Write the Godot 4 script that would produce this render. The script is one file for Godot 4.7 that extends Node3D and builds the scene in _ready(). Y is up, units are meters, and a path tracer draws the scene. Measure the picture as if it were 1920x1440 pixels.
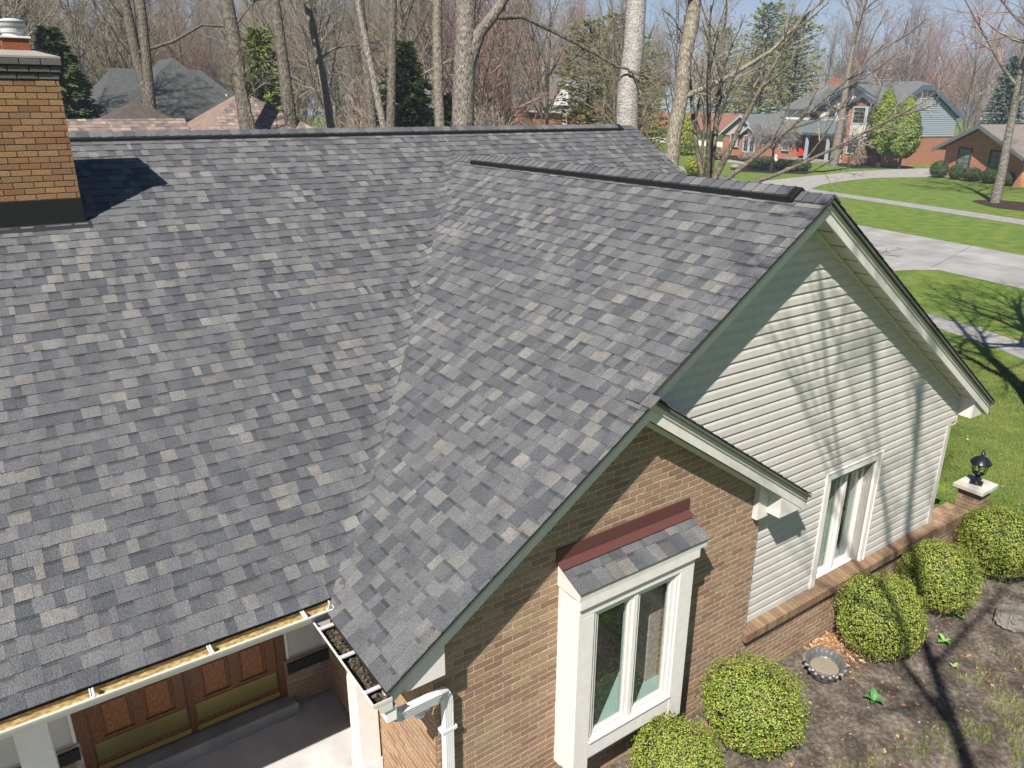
extends Node3D

const EYE := Vector3(-6.774, 6.686, 4.656)
const FOCAL := 766.7            # pixels of a 1024 x 768 picture
const TO_SUN := Vector3(-0.72, 1.0, 0.45)
# the house, in metres: the wing's ridge runs along z at x = 0, the main ridge along x
const WING_Y := 5.863
const WING_M := 0.6734
const RAKE_Z := 0.31
const SMALL_Z := 0.386
const SMALL_X := -2.275
const WING_L := -4.905
const WING_R := 4.606
const MAIN_Y := 6.2507
const MAIN_Z := -7.4526
const MAIN_M := 0.5458
const MAIN_XR := 4.69
const MAIN_XL := -10.5
const EAVE_Z := -0.85
const EAVE_Y := 2.647
const BRICK_Z := 0.082
const BRICK_XL := -4.36
const BRICK_XR := -0.19
const SIDING_XR := 4.07
const SILL_Y := 0.84
const EXPO := 0.143
const COURSE := 0.0677

var rng := RandomNumberGenerator.new()
var M := {}
var cam_basis := Basis()
var house: Node3D

# ------------------------------------------------------------------ geometry
class Geo:
	var v := PackedVector3Array()
	var n := PackedVector3Array()
	var c := PackedColorArray()

	func tri(a: Vector3, b: Vector3, d: Vector3, col: Color) -> void:
		var m := (b - a).cross(d - a).normalized()
		v.append(a); v.append(d); v.append(b)
		n.append(m); n.append(m); n.append(m)
		c.append(col); c.append(col); c.append(col)

	func trin(a: Vector3, b: Vector3, d: Vector3, na: Vector3, nb: Vector3, nd: Vector3, ca: Color, cb: Color, cd: Color) -> void:
		v.append(a); v.append(d); v.append(b)
		n.append(na); n.append(nd); n.append(nb)
		c.append(ca); c.append(cd); c.append(cb)

	func quad(a: Vector3, b: Vector3, d: Vector3, e: Vector3, col: Color) -> void:
		tri(a, b, d, col)
		tri(a, d, e, col)

	func poly(p: Array, col: Color) -> void:
		for i in range(1, p.size() - 1):
			tri(p[0], p[i], p[i + 1], col)

	# an axis box in a frame, corners lo and hi
	func box(f: Transform3D, lo: Vector3, hi: Vector3, col: Color) -> void:
		var p := []
		for i in 8:
			p.append(f * Vector3(hi.x if i & 1 else lo.x, hi.y if i & 2 else lo.y, hi.z if i & 4 else lo.z))
		var flip := f.basis.determinant() < 0.0
		for q in [[4, 5, 7, 6], [1, 0, 2, 3], [5, 1, 3, 7], [0, 4, 6, 2], [6, 7, 3, 2], [0, 1, 5, 4]]:
			if flip:
				quad(p[q[3]], p[q[2]], p[q[1]], p[q[0]], col)
			else:
				quad(p[q[0]], p[q[1]], p[q[2]], p[q[3]], col)

	func b(lo: Vector3, hi: Vector3, col: Color) -> void:
		box(Transform3D(), lo, hi, col)

	# a box with chamfered edges along its front (+z) face
	func cbox(f: Transform3D, lo: Vector3, hi: Vector3, k: float, col: Color) -> void:
		var a := [Vector3(lo.x, lo.y, lo.z), Vector3(hi.x, lo.y, lo.z), Vector3(hi.x, hi.y, lo.z), Vector3(lo.x, hi.y, lo.z)]
		var m := [Vector3(lo.x, lo.y, hi.z - k), Vector3(hi.x, lo.y, hi.z - k), Vector3(hi.x, hi.y, hi.z - k), Vector3(lo.x, hi.y, hi.z - k)]
		var t := [Vector3(lo.x + k, lo.y + k, hi.z), Vector3(hi.x - k, lo.y + k, hi.z), Vector3(hi.x - k, hi.y - k, hi.z), Vector3(lo.x + k, hi.y - k, hi.z)]
		for i in 4:
			var j := (i + 1) % 4
			quad(f * a[i], f * a[j], f * m[j], f * m[i], col)
			quad(f * m[i], f * m[j], f * t[j], f * t[i], col)
		quad(f * t[0], f * t[1], f * t[2], f * t[3], col)

	# a polygon in x-y of a frame (counter-clockwise from +z), pulled from z0 to z1
	func prism(f: Transform3D, pts: Array, z0: float, z1: float, col: Color, tops := true) -> void:
		var k := pts.size()
		if tops:
			var pv := PackedVector2Array(pts)
			var idx := Geometry2D.triangulate_polygon(pv)
			for i in range(0, idx.size(), 3):
				var q := [pts[idx[i]], pts[idx[i + 1]], pts[idx[i + 2]]]
				if (q[1] - q[0]).cross(q[2] - q[0]) < 0.0:
					q = [q[0], q[2], q[1]]
				tri(f * Vector3(q[0].x, q[0].y, z1), f * Vector3(q[1].x, q[1].y, z1), f * Vector3(q[2].x, q[2].y, z1), col)
				tri(f * Vector3(q[0].x, q[0].y, z0), f * Vector3(q[2].x, q[2].y, z0), f * Vector3(q[1].x, q[1].y, z0), col)
		for i in k:
			var a: Vector2 = pts[i]
			var d: Vector2 = pts[(i + 1) % k]
			quad(f * Vector3(a.x, a.y, z0), f * Vector3(d.x, d.y, z0), f * Vector3(d.x, d.y, z1), f * Vector3(a.x, a.y, z1), col)

	func tube(path: PackedVector3Array, radii: PackedFloat32Array, sides: int, col: Color, col2 := Color(-1, 0, 0)) -> void:
		var last := path.size() - 1
		var up := Vector3.UP if absf((path[last] - path[0]).normalized().y) < 0.9 else Vector3.RIGHT
		var rings := []
		for i in path.size():
			var t := (path[mini(i + 1, last)] - path[maxi(i - 1, 0)]).normalized()
			var x := up.cross(t).normalized()
			var y := t.cross(x)
			up = y
			var ring := PackedVector3Array()
			for s in sides:
				var a := TAU * s / sides
				ring.append(x * cos(a) + y * sin(a))
			rings.append(ring)
		for i in last:
			var ca := col
			var cb := col
			if col2.r >= 0.0:
				ca = col.lerp(col2, float(i) / last)
				cb = col.lerp(col2, float(i + 1) / last)
			for s in sides:
				var s2 := (s + 1) % sides
				var n0: Vector3 = rings[i][s]
				var n1: Vector3 = rings[i][s2]
				var n2: Vector3 = rings[i + 1][s2]
				var n3: Vector3 = rings[i + 1][s]
				var p0 := path[i] + n0 * radii[i]
				var p1 := path[i] + n1 * radii[i]
				var p2 := path[i + 1] + n2 * radii[i + 1]
				var p3 := path[i + 1] + n3 * radii[i + 1]
				trin(p0, p1, p2, n0, n1, n2, ca, ca, cb)
				trin(p0, p2, p3, n0, n2, n3, ca, cb, cb)

	# profile of (radius, height) turned about y at p
	func lathe(p: Vector3, prof: Array, sides: int, col: Color, wave := 0.0, lobes := 0, oval := 1.0) -> void:
		var rows := []
		for q in prof:
			var ring := PackedVector3Array()
			var w: float = q[2] if q.size() > 2 else 0.0
			for s in sides:
				var a := TAU * s / sides
				var r: float = q[0] * (1.0 + wave * w * cos(lobes * a))
				ring.append(p + Vector3(cos(a) * r * oval, q[1] + wave * w * 0.12 * cos(lobes * a), -sin(a) * r))
			rows.append(ring)
		for i in prof.size() - 1:
			for s in sides:
				var s2 := (s + 1) % sides
				if prof[i][0] > 0.0001:
					tri(rows[i][s], rows[i][s2], rows[i + 1][s2], col)
				if prof[i + 1][0] > 0.0001:
					tri(rows[i][s], rows[i + 1][s2], rows[i + 1][s], col)

	func mesh(mat: Material) -> ArrayMesh:
		var a := []
		a.resize(Mesh.ARRAY_MAX)
		a[Mesh.ARRAY_VERTEX] = v
		a[Mesh.ARRAY_NORMAL] = n
		a[Mesh.ARRAY_COLOR] = c
		var m := ArrayMesh.new()
		m.add_surface_from_arrays(Mesh.PRIMITIVE_TRIANGLES, a)
		m.surface_set_material(0, mat)
		return m


# many pieces in one run of arrays; the largest in view become parts, the rest one mesh
class Pieces extends Geo:
	var marks := []
	var begun := 0

	func done(eye: Transform3D, focal: float, tag := "") -> void:
		if v.size() == begun:
			return
		var mid := Vector3()
		for i in range(begun, v.size()):
			mid += v[i]
		mid /= (v.size() - begun)
		var q := eye.affine_inverse() * mid
		var size := 0.0
		if q.z < -0.2 and absf(q.x / q.z) * focal < 515 and absf(q.y / q.z) * focal < 388:
			var look := (eye.origin - mid).normalized()
			for i in range(begun, v.size(), 3):
				var cr := (v[i + 2] - v[i]).cross(v[i + 1] - v[i])
				size += maxf(0.0, cr.dot(look)) / q.z / q.z
		marks.append([size, begun, v.size(), tag])
		begun = v.size()

	func cut(from: int, to: int) -> Geo:
		var g := Geo.new()
		g.v = v.slice(from, to)
		g.n = n.slice(from, to)
		g.c = c.slice(from, to)
		return g


func finish(pc: Pieces, parent: Node3D, single: String, field: String, mat: Material, most: int, field_parent: Node3D = null) -> void:
	var order := pc.marks.duplicate()
	order.sort_custom(func(a, b): return a[0] > b[0])
	var rest := Geo.new()
	for i in order.size():
		var g := pc.cut(order[i][1], order[i][2])
		if i < most and order[i][0] > 0.0:
			put(single, g, mat, parent)
		else:
			rest.v.append_array(g.v)
			rest.n.append_array(g.n)
			rest.c.append_array(g.c)
	if rest.v.size():
		var o := put(field, rest, mat, field_parent if field_parent else parent)
		o.set_meta("kind", "stuff")


# ------------------------------------------------------------------ nodes
func put(called: String, g: Geo, mat: Material, parent: Node3D = self) -> MeshInstance3D:
	var o := MeshInstance3D.new()
	o.name = called
	o.mesh = g.mesh(mat)
	parent.add_child(o, true)
	return o


func place(called: String, mesh: Mesh, parent: Node3D = self, t := Transform3D()) -> MeshInstance3D:
	var o := MeshInstance3D.new()
	o.name = called
	o.mesh = mesh
	o.transform = t
	parent.add_child(o, true)
	return o


func tag(o: Node3D, label: String, category: String, group := "") -> Node3D:
	o.set_meta("label", label)
	o.set_meta("category", category)
	if group:
		o.set_meta("group", group)
	return o


func thing(called: String, label: String, category: String, at := Vector3.ZERO, turn := 0.0, group := "") -> Node3D:
	var o := Node3D.new()
	o.name = called
	add_child(o, true)
	o.position = at
	o.rotation.y = turn
	tag(o, label, category, group)
	return o


func copy(src: Node3D, label: String, at: Vector3, turn := 0.0, size := Vector3.ONE, group := "") -> Node3D:
	var o: Node3D = src.duplicate()
	o.name = src.name
	add_child(o, true)
	o.position = at
	o.rotation = Vector3(0, turn, 0)
	o.scale = size
	o.set_meta("label", label)
	if group:
		o.set_meta("group", group)
	return o


func setting(called: String, g: Geo, mat: Material) -> MeshInstance3D:
	var o := put(called, g, mat)
	o.set_meta("kind", "structure")
	return o


# ------------------------------------------------------------------ materials
func lin(r: float, g: float, b: float) -> Color:
	return Color(r, g, b)


func grain(seed_no: int, freq: float, octaves: int, lo: Color, hi: Color, size := 512, kind := FastNoiseLite.TYPE_SIMPLEX_SMOOTH, bump := false) -> NoiseTexture2D:
	var f := FastNoiseLite.new()
	f.seed = seed_no
	f.noise_type = kind
	f.frequency = freq
	f.fractal_type = FastNoiseLite.FRACTAL_FBM if octaves > 1 else FastNoiseLite.FRACTAL_NONE
	f.fractal_octaves = octaves
	var t := NoiseTexture2D.new()
	t.width = size
	t.height = size
	t.seamless = true
	t.noise = f
	if bump:
		t.as_normal_map = true
		t.bump_strength = 6.0
	else:
		var ramp := Gradient.new()
		ramp.set_color(0, lo)
		ramp.set_color(1, hi)
		t.color_ramp = ramp
	return t


func mat(called: String, rough: float, tex: Texture2D = null, scale := Vector3.ONE, bump: Texture2D = null, depth := 1.0, metal := 0.0) -> StandardMaterial3D:
	var m := StandardMaterial3D.new()
	m.resource_name = called
	m.vertex_color_use_as_albedo = true
	m.roughness = rough
	m.metallic = metal
	m.metallic_specular = 0.4
	if tex:
		m.albedo_texture = tex
	if tex or bump:
		m.uv1_triplanar = true
		m.uv1_world_triplanar = true
		m.uv1_scale = scale
	if bump:
		m.normal_enabled = true
		m.normal_texture = bump
		m.normal_scale = depth
	M[called] = m
	return m


func detail(m: StandardMaterial3D, tex: Texture2D, scale: float) -> void:
	m.detail_enabled = true
	m.detail_albedo = tex
	m.detail_blend_mode = BaseMaterial3D.BLEND_MODE_MUL
	m.detail_uv_layer = BaseMaterial3D.DETAIL_UV_2
	m.uv2_triplanar = true
	m.uv2_world_triplanar = true
	m.uv2_scale = Vector3.ONE * scale


func make_materials() -> void:
	var W := Color.WHITE
	var speck := grain(1, 0.45, 1, Color(0.66, 0.66, 0.66), W, 512, FastNoiseLite.TYPE_VALUE)
	var speck_bump := grain(2, 0.4, 1, W, W, 512, FastNoiseLite.TYPE_VALUE, true)
	var cloud := grain(3, 0.012, 4, Color(0.8, 0.8, 0.8), W)
	var faint := grain(31, 0.02, 4, Color(0.95, 0.95, 0.945), W)
	var soft := grain(4, 0.03, 4, Color(0.7, 0.7, 0.7), W)
	var fine := grain(5, 0.12, 3, Color(0.62, 0.6, 0.58), W)
	var fine_bump := grain(6, 0.15, 3, W, W, 512, FastNoiseLite.TYPE_SIMPLEX_SMOOTH, true)
	var bark_c := grain(7, 0.05, 4, Color(0.28, 0.26, 0.24), W)
	var bark_b := grain(8, 0.05, 3, W, W, 512, FastNoiseLite.TYPE_SIMPLEX_SMOOTH, true)
	detail(mat("shingle", 0.92, speck, Vector3.ONE * 0.85, speck_bump, 0.5), cloud, 0.35)
	detail(mat("brick", 0.9, fine, Vector3.ONE * 1.6, fine_bump, 0.45), soft, 3.0)
	detail(mat("mortar", 0.95, fine, Vector3.ONE * 3.0), soft, 1.0)
	detail(mat("siding", 0.62, faint, Vector3(1.0, 0.5, 1.0)), faint, 0.22)
	mat("trim", 0.5, faint, Vector3.ONE * 0.7)
	mat("metal", 0.4, faint, Vector3.ONE * 0.8)
	mat("gutter_inside", 0.55, grain(9, 0.02, 4, Color(0.55, 0.5, 0.42), W), Vector3(1.2, 3.0, 3.0))
	mat("dirt", 1.0, fine, Vector3.ONE * 3.0, fine_bump, 1.0)
	mat("dark", 0.6)
	mat("brass", 0.35, faint, Vector3.ONE, null, 1.0, 0.6)
	mat("wood", 0.45, grain(10, 0.03, 4, Color(0.42, 0.36, 0.32), W), Vector3(7.0, 0.7, 7.0))
	detail(mat("concrete", 0.9, fine, Vector3.ONE * 2.0), cloud, 0.25)
	detail(mat("road", 0.92, fine, Vector3.ONE * 1.2), cloud, 0.07)
	detail(mat("soil", 1.0, grain(12, 0.035, 5, Color(0.55, 0.53, 0.51), W), Vector3.ONE * 0.7, fine_bump, 1.0), grain(13, 0.012, 4, Color(0.5, 0.47, 0.45), W), 0.3)
	var lawn := mat("lawn", 1.0, grain(14, 0.09, 4, Color(0.45, 0.5, 0.32), W), Vector3.ONE * 0.5, fine_bump, 1.0)
	detail(lawn, grain(15, 0.02, 4, Color(0.60, 0.74, 0.5), Color(1.0, 0.92, 0.78)), 0.09)
	detail(mat("bark", 0.95, bark_c, Vector3(1.0, 0.15, 1.0), bark_b, 2.5), soft, 0.25)
	detail(mat("scaly_bark", 0.95, grain(16, 0.05, 4, Color(0.5, 0.49, 0.48), W), Vector3(0.8, 0.45, 0.8), bark_b, 2.5), soft, 0.3)
	mat("twig", 0.9)
	var leaf := mat("leaf", 0.55)
	leaf.backlight_enabled = true
	leaf.backlight = Color(0.12, 0.16, 0.03)
	mat("needle", 0.7)
	mat("grass", 0.8)
	detail(mat("rock", 0.95, fine, Vector3.ONE * 2.5, fine_bump, 0.8), soft, 2.0)
	mat("pewter", 0.38, fine, Vector3.ONE * 4.0, null, 1.0, 0.35)
	mat("iron", 0.35)
	detail(mat("far_brick", 0.9, grain(17, 0.2, 2, Color(0.72, 0.66, 0.62), W), Vector3(1.2, 1.6, 1.2)), soft, 0.25)
	detail(mat("far_roof", 0.95, grain(18, 0.12, 3, Color(0.7, 0.7, 0.7), W), Vector3.ONE * 0.8), soft, 0.2)
	mat("paint", 0.6, faint, Vector3.ONE * 0.3)
	mat("stone", 0.95, grain(19, 0.06, 3, Color(0.72, 0.69, 0.66), W), Vector3.ONE * 0.7)
	mat("far_glass", 0.08)
	var g := mat("glass", 0.02)
	g.vertex_color_use_as_albedo = false
	g.transparency = BaseMaterial3D.TRANSPARENCY_ALPHA
	g.albedo_color = Color(0.4, 0.5, 0.48, 0.03)
	g.metallic_specular = 0.7


func shade(base: Color, amount: float) -> Color:
	var k := 1.0 + rng.randf_range(-amount, amount)
	return Color(base.r * k, base.g * k, base.b * k)


# ------------------------------------------------------------------ polygons
func clip(p: PackedVector2Array, a: float, b: float, c: float) -> PackedVector2Array:
	# keeps a*x + b*y <= c
	var out := PackedVector2Array()
	for i in p.size():
		var s := p[i]
		var e := p[(i + 1) % p.size()]
		var ds := a * s.x + b * s.y - c
		var de := a * e.x + b * e.y - c
		if ds <= 0.0:
			out.append(s)
		if (ds < 0.0 and de > 0.0) or (ds > 0.0 and de < 0.0):
			out.append(s.lerp(e, ds / (ds - de)))
	return out


func sheet(points: Array, y: float, col: Color) -> Geo:
	# flat polygon on the ground from [x, z, x, z, ...]
	var p := PackedVector2Array()
	for i in range(0, points.size(), 2):
		p.append(Vector2(points[i], points[i + 1]))
	var g := Geo.new()
	var idx := Geometry2D.triangulate_polygon(p)
	for i in range(0, idx.size(), 3):
		var a := Vector3(p[idx[i]].x, y, p[idx[i]].y)
		var b := Vector3(p[idx[i + 1]].x, y, p[idx[i + 1]].y)
		var d := Vector3(p[idx[i + 2]].x, y, p[idx[i + 2]].y)
		if (b - a).cross(d - a).y < 0.0:
			g.tri(a, d, b, col)
		else:
			g.tri(a, b, d, col)
	return g


# ------------------------------------------------------------------ roof
var fold_p := Vector3()
var fold_d := Vector3()
var fold_w := Vector3()
var fold_half := 0.0
const FOLD := 0.14


func on_roof(p: Vector3, nrm: Vector3, e: Vector3, h: float, fold: bool) -> Vector3:
	if fold and p.x < 0.05 and (p - fold_p).dot(fold_d) > 0.0:
		var d := (p - fold_p).dot(e)
		if d < FOLD:
			var r := FOLD / tan(fold_half)
			var th := fold_half * clampf(d / FOLD, -1.0, 1.0)
			var t := (e - fold_w * e.dot(fold_w)).normalized()
			var m := fold_w * cos(th) - t * sin(th)
			return fold_p + fold_d * (p - fold_p).dot(fold_d) + fold_w * (r / cos(fold_half)) - m * r + m * h
	return p + nrm * h


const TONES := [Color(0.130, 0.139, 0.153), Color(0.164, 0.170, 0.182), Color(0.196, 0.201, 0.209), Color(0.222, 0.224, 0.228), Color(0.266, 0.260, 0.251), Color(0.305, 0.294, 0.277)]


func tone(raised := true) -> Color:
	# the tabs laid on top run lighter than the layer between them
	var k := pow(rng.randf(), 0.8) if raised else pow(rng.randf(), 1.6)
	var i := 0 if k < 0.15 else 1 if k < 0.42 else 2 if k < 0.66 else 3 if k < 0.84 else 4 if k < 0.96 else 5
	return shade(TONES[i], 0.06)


# cuts: how the slope ends, a Callable(poly, u_mid, v) -> poly
func slope(pc: Pieces, o: Vector3, u: Vector3, w: Vector3, u0: float, u1: float, length: float, cuts: Callable, e := Vector3.ZERO, expo := EXPO, tint := Color.WHITE, step := 1.0) -> void:
	var nrm := u.cross(w).normalized()
	var eye := Transform3D(cam_basis, EYE)
	var k := 0
	var upper := Geo.new()
	while k * expo < length:
		var v0 := k * expo
		var v1 := minf(v0 + expo + 0.018, length)
		var x := u0 - rng.randf() * 0.6
		var raised := rng.randf() < 0.5
		while x < u1:
			var wd := (rng.randf_range(0.075, 0.175) if rng.randf() < 0.88 else rng.randf_range(0.03, 0.07)) * step
			var hf := (0.0105 if raised else 0.0055) + rng.randf() * 0.001
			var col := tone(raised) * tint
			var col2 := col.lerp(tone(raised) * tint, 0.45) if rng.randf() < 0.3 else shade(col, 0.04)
			var band := not raised and rng.randf() < 0.8 and v0 + expo < length
			var near_fold := false
			if e != Vector3.ZERO:
				var pm := o + u * (x + wd * 0.5) + w * (v0 + expo * 0.5)
				near_fold = (pm - fold_p).dot(e) < FOLD + 0.3
			var slices := int(ceil(wd / 0.05)) if near_fold else 1
			for s in slices:
				var xa := x + wd * s / slices
				var xb := x + wd * (s + 1) / slices
				var ca := col.lerp(col2, float(s) / slices)
				var cb := col.lerp(col2, float(s + 1) / slices)
				var levels := [v0, v1]
				if band:
					levels = [v0, v0 + expo - 0.03, v1]
				for b in levels.size() - 1:
					var p := PackedVector2Array([Vector2(xa, levels[b]), Vector2(xb, levels[b]), Vector2(xb, levels[b + 1]), Vector2(xa, levels[b + 1])])
					p = cuts.call(p, (xa + xb) * 0.5, v0)
					if p.size() < 3:
						continue
					var top := []
					var low := []
					var cols := []
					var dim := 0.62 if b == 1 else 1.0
					for q in p:
						var h := lerpf(hf, 0.0015, clampf((q.y - v0) / expo, 0.0, 1.15))
						var at := o + u * q.x + w * q.y
						top.append(on_roof(at, nrm, e, h, e != Vector3.ZERO))
						low.append(on_roof(at, nrm, e, -0.004, e != Vector3.ZERO))
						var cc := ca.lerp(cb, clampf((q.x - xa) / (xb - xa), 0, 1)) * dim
						cc.a = 1.0
						cols.append(cc)
					for i in range(1, p.size() - 1):
						var m := ((top[i] - top[0]) as Vector3).cross(top[i + 1] - top[0]).normalized()
						pc.trin(top[0], top[i], top[i + 1], m, m, m, cols[0], cols[i], cols[i + 1])
					for i in p.size():
						var j := (i + 1) % p.size()
						if p[i].y > v1 - 0.001 and p[j].y > v1 - 0.001:
							continue
						if b == 0 and band and p[i].y > levels[1] - 0.001 and p[j].y > levels[1] - 0.001:
							continue
						if b == 1 and p[i].y < levels[1] + 0.001 and p[j].y < levels[1] + 0.001:
							continue
						if s > 0 and p[i].x < xa + 0.001 and p[j].x < xa + 0.001:
							continue
						if s < slices - 1 and p[i].x > xb - 0.001 and p[j].x > xb - 0.001:
							continue
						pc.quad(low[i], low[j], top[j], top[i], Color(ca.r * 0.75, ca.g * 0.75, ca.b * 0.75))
			pc.done(eye, FOCAL)
			x += wd
			raised = not raised if rng.randf() < 0.85 else raised
		k += 1


func wing_left(x: float) -> float:
	return WING_Y + WING_M * x


func main_y(z: float) -> float:
	return MAIN_Y - MAIN_M * (z - MAIN_Z)


func cap_row(parent: Node3D, a: Vector3, b: Vector3, l: Vector3, r: Vector3, first: float, last: float, lift: float, wide: float) -> void:
	# ridge caps from a towards b (the butt edges face b); l and r run down the two slopes
	var along := (b - a).normalized()
	var at := first
	while at < last:
		var g := Geo.new()
		var col := shade(TONES[rng.randi_range(0, 3)], 0.1)
		var z0 := at - 0.03
		var z1 := at + EXPO
		var prof := []
		for side in [[l, 1.0], [l, 0.55], [l, 0.16], [l, 0.0], [r, 0.16], [r, 0.55], [r, 1.0]]:
			var d: Vector3 = side[0]
			var s: float = side[1] * wide
			prof.append(d * s + Vector3.UP * (lift - (0.012 if lift > 0.02 else 0.0) * (1.0 - minf(1.0, s / 0.03))) * 1.0)
		var wob := rng.randf_range(-0.004, 0.004)
		for i in prof.size() - 1:
			var p0: Vector3 = a + along * z0 + prof[i] + Vector3.UP * 0.002
			var p1: Vector3 = a + along * (z1 + wob) + prof[i] + Vector3.UP * 0.014
			var q0: Vector3 = a + along * z0 + prof[i + 1] + Vector3.UP * 0.002
			var q1: Vector3 = a + along * (z1 + wob) + prof[i + 1] + Vector3.UP * 0.014
			g.quad(q0, p0, p1, q1, col)
			g.quad(q1, p1, p1 - Vector3.UP * 0.016, q1 - Vector3.UP * 0.016, col * 0.7)
		for i in [0, prof.size() - 1]:
			var p0: Vector3 = a + along * z0 + prof[i]
			var p1: Vector3 = a + along * z1 + prof[i] + Vector3.UP * 0.012
			g.quad(p0, p1, p1 - Vector3.UP * 0.014, p0 - Vector3.UP * 0.014, col * 0.7)
		put("ridge_shingle", g, M.shingle, parent)
		at += EXPO


func vent_strip(parent: Node3D, a: Vector3, b: Vector3, l: Vector3, r: Vector3, wide: float, lift: float) -> void:
	var g := Geo.new()
	var col := lin(0.008, 0.008, 0.009)
	var up := Vector3.UP * lift
	for e in [[l, 1.0], [r, -1.0]]:
		var d: Vector3 = e[0] * wide
		var lo := Vector3.UP * 0.004
		if e[1] > 0:
			g.quad(a + d + lo, b + d + lo, b + d + up, a + d + up, col)
			g.quad(a + d + up, b + d + up, b + up, a + up, col)
		else:
			g.quad(b + d + lo, a + d + lo, a + d + up, b + d + up, col)
			g.quad(b + d + up, a + d + up, a + up, b + up, col)
	for q in [a, b]:
		g.poly([q + l * wide, q + r * wide, q + r * wide + up, q + up, q + l * wide + up], col)
	put("ridge_vent", g, M.dark, parent)
	# small fins along the vent, as far as they can be told apart
	var fins := Geo.new()
	var n := int(a.distance_to(b) / 0.06)
	for i in n:
		var p := a.lerp(b, (i + 0.5) / n) + l * (wide + 0.003)
		var t := (b - a).normalized() * 0.022
		var s := l * 0.004
		fins.quad(p - t + Vector3.UP * 0.012 + s, p + t + Vector3.UP * 0.012 + s, p + t + Vector3.UP * 0.018 + s, p - t + Vector3.UP * 0.018 + s, lin(0.03, 0.03, 0.032))
	var f := put("vent_fins", fins, M.dark, parent)
	f.set_meta("kind", "stuff")


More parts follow.
